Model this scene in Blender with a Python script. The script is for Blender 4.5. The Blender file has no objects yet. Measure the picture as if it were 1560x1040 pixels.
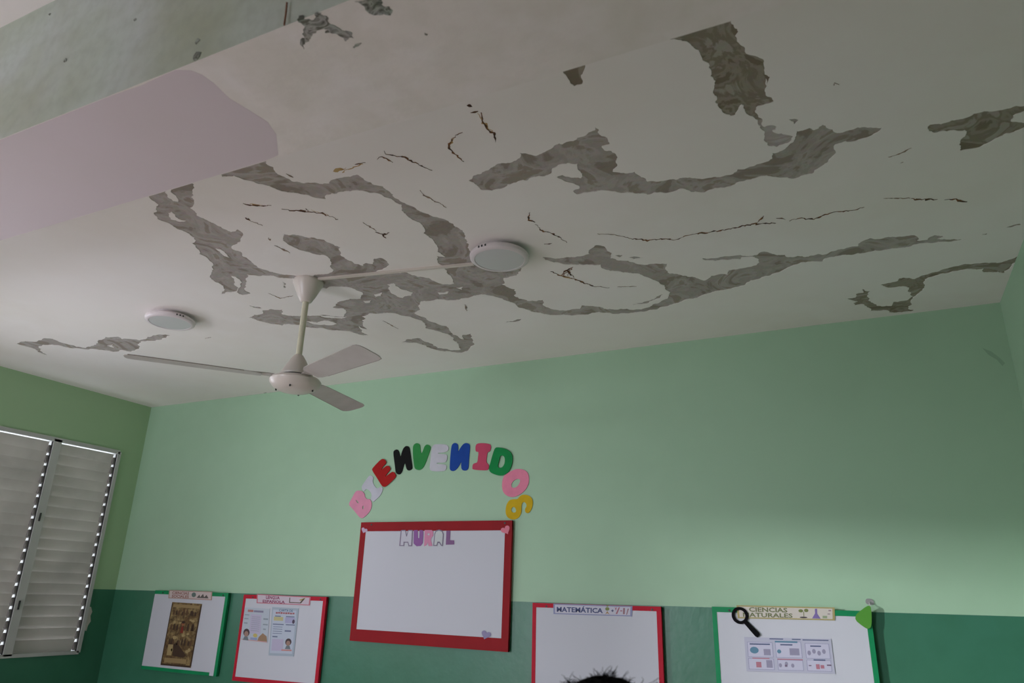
import bpy, bmesh, math, random
from mathutils import Vector, Matrix
from mathutils.geometry import delaunay_2d_cdt
import numpy as np

random.seed(7)
SC = bpy.context.scene
C = SC.collection

# ------------------------------------------------------------------ camera
CAMZ = 1.5
FPX = 1101.7
RR = np.array([0.89983, 0.43547, 0.02568]); RR /= np.linalg.norm(RR)
FF = np.array([-0.41838, 0.84485, 0.33345]); FF /= np.linalg.norm(FF)
UU = np.cross(RR, FF)
cam = bpy.data.cameras.new('camera'); camo = bpy.data.objects.new('camera', cam); C.objects.link(camo)
cam.sensor_width = 36.0; cam.lens = FPX / 1560 * 36.0
cam.clip_start = 0.05; cam.clip_end = 200
cam.dof.use_dof = True; cam.dof.focus_distance = 4.6; cam.dof.aperture_fstop = 5.6
camo.matrix_world = Matrix(((RR[0], UU[0], -FF[0], 0), (RR[1], UU[1], -FF[1], 0), (RR[2], UU[2], -FF[2], CAMZ), (0, 0, 0, 1)))
SC.camera = camo

# ------------------------------------------------------------------ world, lights, exposure
SC.view_settings.view_transform = 'Standard'; SC.view_settings.look = 'None'
SC.view_settings.gamma = 1.0; SC.view_settings.use_curve_mapping = False
SC.view_settings.exposure = 0.0
w = bpy.data.worlds.new('overcast_sky'); SC.world = w; w.use_nodes = True
bg = w.node_tree.nodes['Background']; bg.inputs[0].default_value = (0.86, 0.93, 1.0, 1); bg.inputs[1].default_value = 2.6

def area(name, loc, target, sx, sy, power, col, spread=math.pi):
    l = bpy.data.lights.new(name, 'AREA'); l.shape = 'RECTANGLE'; l.size = sx; l.size_y = sy
    l.energy = power; l.color = col; l.spread = spread
    o = bpy.data.objects.new(name, l); C.objects.link(o); o.location = loc
    d = Vector(target) - Vector(loc); o.rotation_euler = d.to_track_quat('-Z', 'Y').to_euler()
    return o
P_YARD, P_STRIP, P_WIN, P_REAR_FILL, P_LOUVRE = 13, 42, 3.2, 44, 4.2
# bright yard outside the open louvre panels, shining up between the slats
area('yard_light', (-7.6, 2.1, 0.9), (-3.6, 2.5, 2.7), 2.6, 1.4, P_YARD, (0.93, 0.93, 1.0))
# strip of open sky left between the eaves and the trees, seen through the nearer window
area('sky_strip_light', (-9.2, -1.76, 3.00), (-5.6, 0.46, 2.25), 1.0, 0.22, P_STRIP, (0.95, 0.96, 1.0), math.radians(26))
# daylight in the windows of the left wall, out of frame; then two added fill lamps by the solid rear wall
area('window_light', (-5.49, 0.46, 1.85), (-1.8, 4.19, 2.2), 0.42, 1.3, P_WIN, (1.0, 0.96, 0.99), math.radians(70))
area('rear_fill_light', (-4.2, -2.85, 1.15), (-4.2, 0.7, 3.0), 1.4, 2.0, P_REAR_FILL, (0.86, 0.89, 1.0), math.radians(95))  # added fill aimed up at the beam face and near ceiling, no opening here
area('rear_floor_fill_light', (-3.6, -2.80, 1.95), (-2.8, -0.4, 0.0), 1.4, 0.7, 78, (0.85, 0.89, 1.0), math.radians(90))  # added fill aimed at the floor so the bounce brightens the beam soffit
area('louvre_light', (-5.50, 2.30, 1.80), (-2.0, 2.7, 2.0), 1.0, 1.4, P_LOUVRE, (0.80, 0.86, 1.0), math.radians(115))

# ------------------------------------------------------------------ room numbers (z above the floor)
H = 3.0; D = 4.19; XL = -5.61; XR = 0.73; YR = -3.0; DADO = 1.478
BEAM_Z = CAMZ + 1.072; BEAM_Y0 = 0.833; BEAM_Y1 = 1.186

def ray(px, py):
    return (px - 780) / FPX * RR - (py - 520) / FPX * UU + FF
def on_y(px, py, y):                       # point of a vertical plane parallel to the back wall
    d = ray(px, py); k = y / d[1]; return Vector((d[0] * k, y, d[2] * k + CAMZ))
def on_z(px, py, z):
    d = ray(px, py); k = (z - CAMZ) / d[2]; return Vector((d[0] * k, d[1] * k, z))

# ------------------------------------------------------------------ materials
def mat(name, col, rough=0.6, noise=None, bump=0.0, bscale=60, metallic=0.0, spec=0.5, emit=None):
    """noise = list of (scale, second colour, amount, detail)"""
    m = bpy.data.materials.new(name); m.use_nodes = True
    nt = m.node_tree; b = nt.nodes['Principled BSDF']
    b.inputs['Roughness'].default_value = rough; b.inputs['Metallic'].default_value = metallic
    b.inputs['Specular IOR Level'].default_value = spec
    tc = nt.nodes.new('ShaderNodeTexCoord')
    geo = nt.nodes.new('ShaderNodeNewGeometry')
    last = None
    rgb = nt.nodes.new('ShaderNodeRGB'); rgb.outputs[0].default_value = (*col, 1); last = rgb.outputs[0]
    for sc, c2, amt, det in (noise or []):
        n = nt.nodes.new('ShaderNodeTexNoise'); n.inputs['Scale'].default_value = sc; n.inputs['Detail'].default_value = det
        nt.links.new(geo.outputs['Position'], n.inputs['Vector'])
        r = nt.nodes.new('ShaderNodeMapRange'); r.inputs[1].default_value = 0.42; r.inputs[2].default_value = 0.68
        r.inputs[3].default_value = 0; r.inputs[4].default_value = amt
        nt.links.new(n.outputs['Fac'], r.inputs[0])
        mx = nt.nodes.new('ShaderNodeMix'); mx.data_type = 'RGBA'
        nt.links.new(r.outputs[0], mx.inputs[0]); nt.links.new(last, mx.inputs[6]); mx.inputs[7].default_value = (*c2, 1)
        last = mx.outputs[2]
    nt.links.new(last, b.inputs['Base Color'])
    if bump:
        n = nt.nodes.new('ShaderNodeTexNoise'); n.inputs['Scale'].default_value = bscale; n.inputs['Detail'].default_value = 4
        nt.links.new(geo.outputs['Position'], n.inputs['Vector'])
        bp = nt.nodes.new('ShaderNodeBump'); bp.inputs['Strength'].default_value = bump; bp.inputs['Distance'].default_value = 0.01
        nt.links.new(n.outputs['Fac'], bp.inputs['Height']); nt.links.new(bp.outputs[0], b.inputs['Normal'])
    return m

def concrete_mat(name, tones, scale=3.2):
    """bare concrete and old paint coats left in contour-like layers"""
    m = bpy.data.materials.new(name); m.use_nodes = True
    nt = m.node_tree; b = nt.nodes['Principled BSDF']; b.inputs['Roughness'].default_value = 0.85
    geo = nt.nodes.new('ShaderNodeNewGeometry')
    n = nt.nodes.new('ShaderNodeTexNoise'); n.inputs['Scale'].default_value = scale; n.inputs['Detail'].default_value = 5
    n.inputs['Distortion'].default_value = 2.2
    nt.links.new(geo.outputs['Position'], n.inputs['Vector'])
    cr = nt.nodes.new('ShaderNodeValToRGB'); e = cr.color_ramp.elements
    pos = [0.30, 0.40, 0.44, 0.50, 0.53, 0.58, 0.62, 0.75]
    seq = [tones[0], tones[0], tones[1], tones[1], tones[2], tones[2], tones[3], tones[3]]
    e[0].position = pos[0]; e[0].color = (*seq[0], 1); e[1].position = pos[-1]; e[1].color = (*seq[-1], 1)
    for p, c in list(zip(pos, seq))[1:-1]:
        k = e.new(p); k.color = (*c, 1)
    nt.links.new(n.outputs['Fac'], cr.inputs[0])
    n2 = nt.nodes.new('ShaderNodeTexNoise'); n2.inputs['Scale'].default_value = 38; n2.inputs['Detail'].default_value = 6
    nt.links.new(geo.outputs['Position'], n2.inputs['Vector'])
    mx = nt.nodes.new('ShaderNodeMix'); mx.data_type = 'RGBA'; mx.blend_type = 'MULTIPLY'; mx.inputs[0].default_value = 0.25
    nt.links.new(cr.outputs[0], mx.inputs[6]); nt.links.new(n2.outputs['Color'], mx.inputs[7])
    nt.links.new(mx.outputs[2], b.inputs['Base Color'])
    bp = nt.nodes.new('ShaderNodeBump'); bp.inputs['Strength'].default_value = 0.35; bp.inputs['Distance'].default_value = 0.01
    nt.links.new(n2.outputs['Fac'], bp.inputs['Height']); nt.links.new(bp.outputs[0], b.inputs['Normal'])
    return m

def s2l(r, g, b):
    f = lambda c: (c / 255 / 12.92) if c <= 10 else ((c / 255 + 0.055) / 1.055) ** 2.4
    return (f(r), f(g), f(b))
def plain(name, srgb, rough=0.6, **k):
    return mat(name, s2l(*srgb), rough, **k)

M = {}
M['ceiling'] = mat('ceiling_paint', s2l(246, 240, 238), 0.75, [(1.1, s2l(238, 231, 226), 0.6, 5), (5, s2l(248, 243, 242), 0.5, 6), (0.8, s2l(243, 236, 224), 0.4, 4)], 0.10, 14)
M['soffit'] = mat('beam_dirty_paint', s2l(246, 239, 235), 0.7, [(2.2, s2l(230, 228, 218), 0.6, 5), (7, s2l(249, 244, 244), 0.6, 6), (13, s2l(222, 216, 206), 0.3, 6)], 0.2, 22)
M['mauve'] = mat('beam_clean_paint', s2l(226, 214, 220), 0.6, [(3, s2l(222, 211, 213), 0.5, 4)], 0.05, 14)
M['beam_side'] = mat('beam_green_paint', s2l(206, 214, 206), 0.7, [(2.4, s2l(212, 214, 216), 0.9, 6), (3.6, s2l(178, 182, 154), 0.65, 6), (30, s2l(160, 166, 154), 0.25, 6)], 0.10, 14)
M['green'] = mat('light_green_paint', s2l(170, 203, 174), 0.55, [(0.9, s2l(165, 198, 168), 0.6, 4), (6, s2l(172, 205, 176), 0.5, 5)], 0.06, 18, spec=0.3)
M['green_left'] = mat('light_green_side_paint', s2l(166, 198, 156), 0.55, [(0.9, s2l(160, 192, 150), 0.6, 4)], 0.06, 18)
M['dado'] = mat('dark_green_paint', s2l(62, 120, 94), 0.36, [(1.4, s2l(64, 124, 102), 0.6, 5), (9, s2l(56, 112, 86), 0.5, 5)], 0.10, 24)
M['concrete'] = concrete_mat('bare_concrete', [s2l(158, 147, 136), s2l(182, 173, 166), s2l(192, 184, 179), s2l(168, 157, 144)], 4.2)
M['concrete_dark'] = concrete_mat('bare_concrete_brown', [s2l(138, 126, 108), s2l(168, 158, 144), s2l(150, 140, 124), s2l(182, 174, 164)], 5.5)
M['concrete_pale'] = concrete_mat('worn_paint_coat', [s2l(196, 186, 182), s2l(202, 194, 190), s2l(190, 180, 176), s2l(206, 200, 198)], 5)
M['spall'] = concrete_mat('spalled_concrete', [s2l(104, 106, 98), s2l(150, 152, 144), s2l(186, 188, 182), s2l(120, 120, 110)], 26)
M['crack'] = mat('crack_dark', s2l(70, 46, 32), 0.9, [(40, s2l(160, 106, 54), 0.7, 3)])
M['crack_grey'] = mat('crack_grey', s2l(138, 120, 108), 0.9, [(30, s2l(166, 136, 108), 0.8, 3)])
M['rust'] = mat('rust_stain', s2l(196, 166, 116), 0.9, [(24, s2l(170, 128, 70), 0.8, 4)])
M['floor'] = mat('floor_tile', s2l(212, 190, 182), 0.4, [(2, s2l(200, 178, 168), 0.6, 4)])
M['aluminium'] = mat('painted_aluminium', s2l(196, 196, 194), 0.4, [(3, s2l(182, 182, 180), 0.5, 3)])
M['slat'] = mat('louvre_slat_paint', s2l(214, 208, 204), 0.45, [(2.5, s2l(176, 172, 168), 0.6, 4)])
M['clip'] = plain('slat_clip_metal', (132, 128, 126), 0.5)
M['dark_metal'] = plain('dark_metal', (52, 52, 52), 0.5)
M['fan_white'] = mat('fan_cream_enamel', s2l(220, 210, 202), 0.3, [(5, s2l(212, 202, 192), 0.5, 3)])
M['blade'] = mat('fan_blade_paint', s2l(198, 190, 186), 0.4, [(8, s2l(182, 174, 168), 0.6, 4)])
M['blade_edge'] = plain('fan_blade_dust', (158, 150, 142), 0.8)
M['rod'] = mat('fan_rod_cream', s2l(218, 214, 190), 0.35)
M['lamp_ring'] = plain('lamp_ring_plastic', (226, 216, 218), 0.35)
M['diffuser'] = plain('lamp_diffuser', (208, 208, 208), 0.3)
M['raceway'] = plain('raceway_plastic', (222, 212, 202), 0.45)
M['board'] = mat('whiteboard', s2l(203, 204, 213), 0.6, [(3, s2l(204, 205, 215), 0.5, 3)], spec=0.2)
M['red_tape'] = mat('red_tape', s2l(150, 16, 26), 0.6, [(7, s2l(138, 14, 24), 0.6, 3)], spec=0.2)
M['crimson_tape'] = mat('crimson_tape', s2l(190, 28, 52), 0.6, [(7, s2l(176, 24, 46), 0.6, 3)], spec=0.2)
M['green_tape'] = mat('green_tape', s2l(24, 140, 88), 0.45, [(7, s2l(20, 126, 78), 0.6, 3)], spec=0.2)
M['black'] = plain('black_foam', (14, 12, 16), 0.8, spec=0.1)

# ------------------------------------------------------------------ mesh helpers
class MB:
    def __init__(s): s.v = []; s.f = []; s.m = []
    def add(s, vs, fs, mi=0):
        o = len(s.v); s.v += [tuple(p) for p in vs]; s.f += [tuple(i + o for i in f) for f in fs]; s.m += [mi] * len(fs); return s
    def box(s, a, b, mi=0):
        (x0, y0, z0), (x1, y1, z1) = a, b
        vs = [(x, y, z) for z in (z0, z1) for y in (y0, y1) for x in (x0, x1)]
        return s.add(vs, [(0, 2, 3, 1), (4, 5, 7, 6), (0, 1, 5, 4), (2, 6, 7, 3), (0, 4, 6, 2), (1, 3, 7, 5)], mi)
    def obox(s, c, ax, ay, az, hx, hy, hz, mi=0):      # oriented box
        c, ax, ay, az = map(Vector, (c, ax, ay, az))
        vs = [c + ax * (hx * i) + ay * (hy * j) + az * (hz * k) for k in (-1, 1) for j in (-1, 1) for i in (-1, 1)]
        return s.add(vs, [(0, 2, 3, 1), (4, 5, 7, 6), (0, 1, 5, 4), (2, 6, 7, 3), (0, 4, 6, 2), (1, 3, 7, 5)], mi)
    def lathe(s, prof, c, n=48, mi=0):                  # prof = [(r, z)] about a vertical axis at c
        vs = []; fs = []
        for r, z in prof:
            for k in range(n):
                a = 2 * math.pi * k / n; vs.append((c[0] + r * math.cos(a), c[1] + r * math.sin(a), c[2] + z))
        for i in range(len(prof) - 1):
            for k in range(n):
                k2 = (k + 1) % n; fs.append((i * n + k, i * n + k2, (i + 1) * n + k2, (i + 1) * n + k))
        fs.append(tuple(range(n))[::-1]); fs.append(tuple((len(prof) - 1) * n + k for k in range(n)))
        return s.add(vs, fs, mi)
    def tube(s, pts, r, n=8, mi=0):
        pts = [Vector(p) for p in pts]; rs = r if isinstance(r, (list, tuple)) else [r] * len(pts)
        vs = []; fs = []
        for i, p in enumerate(pts):
            t = (pts[min(i + 1, len(pts) - 1)] - pts[max(i - 1, 0)]).normalized()
            u = t.orthogonal().normalized(); q = t.cross(u)
            for k in range(n):
                a = 2 * math.pi * k / n; vs.append(p + u * (rs[i] * math.cos(a)) + q * (rs[i] * math.sin(a)))
        for i in range(len(pts) - 1):
            for k in range(n):
                k2 = (k + 1) % n; fs.append((i * n + k, i * n + k2, (i + 1) * n + k2, (i + 1) * n + k))
        fs.append(tuple(range(n))[::-1]); fs.append(tuple((len(pts) - 1) * n + k for k in range(n)))
        return s.add(vs, fs, mi)
    def build(s, name, mats, parent=None, origin=None, smooth=False):
        if not isinstance(mats, (list, tuple)): mats = [mats]
        base = Vector(parent['_org']) if parent is not None else None
        if origin is None:
            origin = base if base is not None else Vector((0, 0, 0))
        origin = Vector(origin)
        me = bpy.data.meshes.new(name); me.from_pydata([tuple(Vector(v) - origin) for v in s.v], [], s.f)
        for mm in mats: me.materials.append(mm)
        if len(mats) > 1: me.polygons.foreach_set('material_index', s.m)
        bm = bmesh.new(); bm.from_mesh(me); bmesh.ops.recalc_face_normals(bm, faces=bm.faces); bm.to_mesh(me); bm.free()
        if smooth:
            me.polygons.foreach_set('use_smooth', [True] * len(me.polygons))
            me.set_sharp_from_angle(angle=math.radians(38))
        me.update()
        o = bpy.data.objects.new(name, me); C.objects.link(o)
        o['_org'] = tuple(origin)
        if parent is not None:
            o.parent = parent; o.location = origin - base
        else:
            o.location = origin
        return o

def tag(o, label=None, cat=None, group=None, kind=None):
    if label: o['label'] = label
    if cat: o['category'] = cat
    if group: o['group'] = group
    if kind: o['kind'] = kind
    return o
def thing(name, loc, label=None, cat=None, group=None, kind=None):
    o = bpy.data.objects.new(name, None); C.objects.link(o); o.location = loc; o.empty_display_size = 0.05
    o['_org'] = tuple(loc)
    return tag(o, label, cat, group, kind)

def inside(p, poly):
    x, y = p; c = False; n = len(poly); j = n - 1
    for i in range(n):
        xi, yi = poly[i]; xj, yj = poly[j]
        if (yi > y) != (yj > y) and x < (xj - xi) * (y - yi) / (yj - yi) + xi: c = not c
        j = i
    return c
def cdt(polys):
    vs = []; es = []
    for p in polys:
        o = len(vs); vs += [Vector(q) for q in p]; es += [(o + i, o + (i + 1) % len(p)) for i in range(len(p))]
    r = delaunay_2d_cdt(vs, es, [], 0, 1e-6)
    return [tuple(v) for v in r[0]], [tuple(f) for f in r[2]]
def fill(outer, holes=()):
    vs, fs = cdt([outer, *holes]); out = []
    for f in fs:
        c = (sum(vs[i][0] for i in f) / 3, sum(vs[i][1] for i in f) / 3)
        if inside(c, outer) and not any(inside(c, h) for h in holes): out.append(f)
    return vs, out
def chaikin(p, n=1):
    for _ in range(n):
        q = []
        for i in range(len(p)):
            a, b = p[i], p[(i + 1) % len(p)]
            q += [(a[0] * .75 + b[0] * .25, a[1] * .75 + b[1] * .25), (a[0] * .25 + b[0] * .75, a[1] * .25 + b[1] * .75)]
        p = q
    return p
def plate(mb, outer, holes, to3, t0, t1, mi=0):
    """a cut-out sheet: outline in 2D, to3(u, v, depth) gives the point, thickness t0..t1"""
    vs, fs = fill(outer, holes); n = len(vs)
    V = [to3(u, v, t1) for u, v in vs] + [to3(u, v, t0) for u, v in vs]
    F = [f for f in fs] + [tuple(i + n for i in f[::-1]) for f in fs]
    cnt = {}
    for f in fs:
        for i in range(3):
            e = (f[i], f[(i + 1) % 3]); k = (min(e), max(e)); cnt[k] = (cnt.get(k, (0, e))[0] + 1, e)
    for k, (c, e) in cnt.items():
        if c == 1: F.append((e[0], e[0] + n, e[1] + n, e[1]))
    return mb.add(V, F, mi)

def text_mesh(s, offset=0.0, shear=0.0):
    cu = bpy.data.curves.new('lettering', 'FONT'); cu.body = s; cu.offset = offset; cu.shear = shear; cu.resolution_u = 2
    o = bpy.data.objects.new('lettering', cu)
    me = bpy.data.meshes.new_from_object(o)
    vs = [tuple(v.co[:2]) for v in me.vertices]; fs = [tuple(p.vertices) for p in me.polygons]
    bpy.data.objects.remove(o); bpy.data.curves.remove(cu); bpy.data.meshes.remove(me)
    x0 = min(v[0] for v in vs); x1 = max(v[0] for v in vs); y0 = min(v[1] for v in vs); y1 = max(v[1] for v in vs)
    return [((v[0] - x0) / (x1 - x0), (v[1] - y0) / (y1 - y0)) for v in vs], fs

# ------------------------------------------------------------------ room shell
def wall_panel(mb, axis, const, a0, a1, zs, th, mis):
    """vertical slabs between the heights zs along one axis"""
    for (z0, z1), mi in zip(zip(zs, zs[1:]), mis):
        if axis == 'x': mb.box((a0, min(const, const + th), z0), (a1, max(const, const + th), z1), mi)
        else: mb.box((min(const, const + th), a0, z0), (max(const, const + th), a1, z1), mi)
m = MB(); m.box((XL - .2, YR - .2, -.12), (XR + .2, D + .2, 0))
tag(m.build('floor', M['floor']), 'pale tiled classroom floor', None, kind='structure')
m = MB(); wall_panel(m, 'x', D, XL - .2, XR + .2, (0, DADO, H + .2), .2, (1, 0))
wall_back = tag(m.build('wall_back', [M['green'], M['dado']]), 'light green wall with dark green lower part', None, kind='structure')
m = MB(); wall_panel(m, 'x', YR, XL - .2, XR + .2, (0, DADO, H + .2), -.2, (1, 0))
tag(m.build('wall_rear', [M['green'], M['dado']]), kind='structure')
m = MB(); wall_panel(m, 'y', XR, YR, D, (0, DADO, H + .2), .2, (1, 0))
tag(m.build('wall_right', [M['green'], M['dado']]), kind='structure')
# left wall with a louvred window in view and another nearer the camera
WY0, WY1, WZ0, WZ1 = 1.78, 3.975, 1.018, 2.563
VY0, VY1 = 0.24, 0.68
m = MB()
for a0, a1 in ((YR, VY0), (VY1, WY0), (WY1, D)): wall_panel(m, 'y', XL, a0, a1, (0, DADO, H + .2), -.06, (1, 0))
for a0, a1 in ((VY0, VY1), (WY0, WY1)):
    wall_panel(m, 'y', XL, a0, a1, (0, WZ0), -.06, (1,)); wall_panel(m, 'y', XL, a0, a1, (WZ1, H + .2), -.06, (0,))
wall_left = tag(m.build('wall_left', [M['green_left'], M['dado']]), kind='structure')

# ------------------------------------------------------------------ ceiling with peeled paint
def off(pts, ox, oy, s=3.0): return [(ox + x / s, oy + y / s) for x, y in pts]
Z7 = lambda p: off(p, 200, 220); Z5 = lambda p: off(p, 520, 340); Z6 = lambda p: off(p, 1040, 340)
Z2 = lambda p: off(p, 520, 0); Z3 = lambda p: off(p, 1040, 0); Z4 = lambda p: off(p, 0, 340); G6 = lambda p: off(p, 440, 0, 6.0)

A = Z7([(85,245),(60,190),(150,160),(155,222),(165,240),(190,258),(215,262),(205,235),(182,210),(180,150),(300,120),(288,183),(280,215),(272,240),(288,270),(268,290),(290,305),(300,325),(345,345),(385,365),(420,385),(455,400),(485,388),(510,405),(505,425),(485,450),(465,480),(500,490),(535,525),(560,548),(620,575),(680,592),(740,598),(790,600),(830,604),(870,594),(900,592),(900,640),(860,630),(830,622),(790,622),(740,612),(690,610),(620,600),(560,598),(530,595),(525,640),(545,680),(510,688),(490,682),(500,650),(480,605),(455,600),(470,640),(495,655),(480,672),(440,675),(410,685),(420,650),(380,625),(360,600),(375,570),(370,540),(350,520),(310,500),(300,475),(280,450),(290,425),(250,400),(180,365),(120,340),(105,320),(115,290),(125,275),(105,260)])
A_i = [Z7([(170,315),(185,308),(200,320),(215,340),(250,350),(215,352),(180,342)]), Z7([(385,475),(410,480),(435,500),(450,518),(425,510),(405,490)])]
C1 = Z7([(415,148),(400,110),(500,60),(600,30),(615,85),(650,105),(690,145),(740,170),(800,175),(860,180),(905,178),(945,155),(1000,148),(1030,138),(1060,155),(1080,170),(1110,185),(1150,192),(1180,215),(1205,245),(1240,265),(1290,285),(1330,310),(1380,330),(1450,350),(1480,375),(1515,395),(1525,430),(1545,460),(1550,490),(1580,540),(1600,620),(1490,640),(1475,635),(1462,600),(1430,560),(1400,530),(1397,510),(1435,515),(1400,470),(1385,445),(1360,420),(1335,405),(1340,385),(1300,350),(1260,325),(1235,300),(1235,275),(1180,245),(1150,235),(1110,220),(1060,212),(1000,215),(940,225),(890,232),(888,250),(850,245),(790,230),(730,220),(690,215),(640,195),(610,185),(560,170),(500,155),(470,142)])
C2 = Z7([(692,430),(695,408),(720,415),(770,416),(830,425),(880,435),(920,455),(955,470),(958,495),(985,525),(1020,545),(1060,555),(1075,542),(1105,547),(1110,522),(1140,518),(1170,535),(1168,560),(1130,575),(1100,592),(1000,610),(870,625),(850,600),(905,588),(925,575),(915,540),(905,520),(880,505),(845,503),(800,490),(740,468),(710,450)])
C4 = Z5([(-120,235),(0,230),(100,225),(250,225),(300,225),(350,245),(400,250),(450,275),(520,275),(500,240),(490,200),(560,180),(600,150),(820,200),(800,240),(740,252),(735,280),(760,300),(800,320),(760,356),(720,340),(640,325),(600,335),(540,350),(480,352),(430,350),(380,355),(330,370),(285,390),(300,400),(340,415),(380,430),(430,455),(480,470),(500,495),(540,525),(560,530),(555,510),(590,505),(600,540),(590,570),(550,592),(490,585),(440,580),(390,565),(350,548),(300,545),(275,543),(320,530),(360,525),(400,545),(440,570),(500,580),(545,578),(535,550),(500,515),(460,500),(430,490),(385,480),(390,470),(350,440),(300,425),(250,410),(190,412),(130,412),(70,430),(0,430),(-100,420)])
C6 = Z7([(535,790),(560,778),(595,775),(600,758),(640,752),(690,755),(688,775),(720,782),(770,785),(840,782),(900,792),(960,795),(990,785),(985,750),(950,735),(955,718),(1000,700),(1050,690),(1055,672),(1020,662),(960,652),(900,640),(850,625),(850,612),(1000,600),(1300,600),(1300,780),(1180,770),(1100,772),(1030,778),(1070,795),(1060,820),(1090,850),(1040,828),(1085,872),(1040,868),(980,852),(920,850),(860,838),(800,835),(720,820),(690,828),(640,820),(590,808)])
C_i = [Z7([(1170,640),(1200,635),(1225,655),(1285,675),(1280,690),(1240,702),(1200,685),(1180,665)]), Z7([(800,808),(850,815),(900,806),(940,818),(900,826),(840,822)]),
       Z5([(150,326),(185,318),(180,332),(155,338)]), Z5([(100,356),(135,352),(130,362),(108,364)]), Z5([(440,318),(490,312),(485,322),(450,326)]), Z5([(525,295),(555,292),(550,304)]),
       Z5([(-140,296),(-10,290),(60,300),(95,315),(90,345),(40,345),(-10,358),(-40,385),(10,390),(25,405),(10,428),(-30,425),(-100,420),(-160,412),(-260,400),(-280,370),(-130,330)])]
C4R = Z5([(-200,232),(-120,235)])
C5 = Z5([(920,155),(960,158),(1030,155),(1100,150),(1135,140),(1130,125),(1165,100),(1200,105),(1215,125),(1235,135),(1230,160),(1280,170),(1340,180),(1400,190),(1450,185),(1490,185),(1480,210),(1500,230),(1560,240)]) + \
     Z6([(60,248),(95,262),(130,240),(205,235),(210,215),(250,210),(300,200),(340,190),(350,180),(340,160),(320,152),(270,155),(265,165),(210,168),(150,172),(105,170),(90,160),(160,158),(220,150),(265,145),(290,150),(340,145),(365,130),(410,140),(470,145),(480,155),(560,155),(620,140),(640,145),(660,140),(710,120),(760,110),(800,105),(810,90),(860,68),(900,72),(980,62),(1060,55),(1075,65),(1072,80),(1120,75),(1150,55),(1195,60),(1165,72),(1240,72),(1325,65),(1280,75),(1200,85),(1120,90),(1060,98),(960,115),(880,125),(800,138),(740,145),(690,155),(645,165),(640,175),(590,175),(540,180),(500,195),(460,215),(440,225),(400,240),(350,255),(310,262),(280,285),(220,300),(150,310),(100,325),(50,345),(0,355)]) + \
     Z5([(1500,375),(1440,395),(1380,405),(1300,412),(1220,410),(1150,410),(1100,418),(1050,422),(980,420),(900,408),(850,395),(800,375),(760,355),(720,335),(680,325),(700,280),(750,285),(800,315),(795,335),(850,355),(925,350),(920,370),(945,385),(1010,398),(1090,392),(1100,375),(1150,378),(1200,390),(1260,395),(1340,395),(1400,385),(1450,365),(1490,345),(1500,320),(1480,295),(1455,275),(1420,255),(1370,235),(1310,225),(1260,218),(1190,205),(1185,190),(1140,190),(1090,188),(1020,188),(960,175)])
D1 = Z2([(582,825),(600,808),(650,785),(690,765),(740,745),(790,735),(820,715),(815,698),(840,700),(870,708),(890,712),(930,695),(970,670),(995,655),(1010,660),(1060,645),(1100,625),(1130,605),(1160,595),(1160,580),(1175,590),(1180,615),(1215,630),(1225,660),(1190,668),(1200,685),(1235,690),(1260,715),(1255,745),(1240,785),(1290,790),(1340,785),(1370,810),(1400,830),(1450,830),(1500,820),(1560,812)]) + \
     Z3([(60,815),(130,812),(200,800),(230,795),(250,775),(320,760),(380,740),(410,725),(410,700),(450,690),(480,670),(520,620),(520,600),(580,585),(600,595),(640,570),(660,585),(705,608),(760,595),(800,582),(860,582),(930,578),(890,605),(840,630),(790,645),(700,660),(700,690),(680,720),(660,745),(620,770),(590,795),(540,805),(500,818),(450,812),(400,805),(330,815),(270,830),(220,852),(150,860),(100,880),(40,878),(0,862)]) + \
     Z2([(1500,880),(1450,880),(1400,890),(1350,885),(1300,880),(1250,875),(1200,870),(1150,875),(1110,880),(1075,888),(1060,872),(1090,860),(1050,835),(1010,820),(985,808),(1010,800),(1060,812),(1095,815),(1095,790),(1078,760),(1080,748),(1040,745),(990,755),(965,770),(945,800),(900,805),(850,825),(800,835),(740,860),(690,872),(640,868),(620,845)])
D2 = Z3([(-55,182),(-60,120),(80,60),(205,40),(220,102),(235,125),(255,145),(240,165),(260,200),(285,225),(290,245),(330,255),(370,295),(375,340),(400,352),(385,385),(380,360),(378,405),(385,440),(415,465),(370,480),(345,485),(330,510),(365,545),(345,550),(310,530),(285,510),(280,480),(270,478),(255,500),(240,525),(220,530),(180,510),(165,490),(155,440),(145,400),(150,370),(130,320),(120,290),(90,270),(75,230),(50,215),(20,190)])
D2b = Z3([(330,530),(365,545),(375,580),(400,572),(430,580),(425,592),(410,595),(430,610),(470,615),(505,625),(480,655),(430,672),(390,665),(370,640),(375,600),(355,575),(345,548)])
D3 = Z2([(1015,335),(1000,290),(1120,255),(1115,307),(1105,330),(1095,345),(1100,385),(1065,395),(1045,375),(1030,350)])
D4 = Z3([(1120,590),(1130,570),(1180,568),(1230,550),(1290,540),(1330,520),(1400,510),(1470,500),(1559,485),(1640,470),(1640,500),(1559,510),(1510,530),(1500,555),(1559,562),(1600,560),(1600,575),(1559,585),(1480,610),(1420,640),(1350,675),(1270,690),(1270,640),(1290,595),(1240,595),(1180,600),(1150,608)])
D5 = Z3([(485,545),(530,550),(512,568)])
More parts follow.
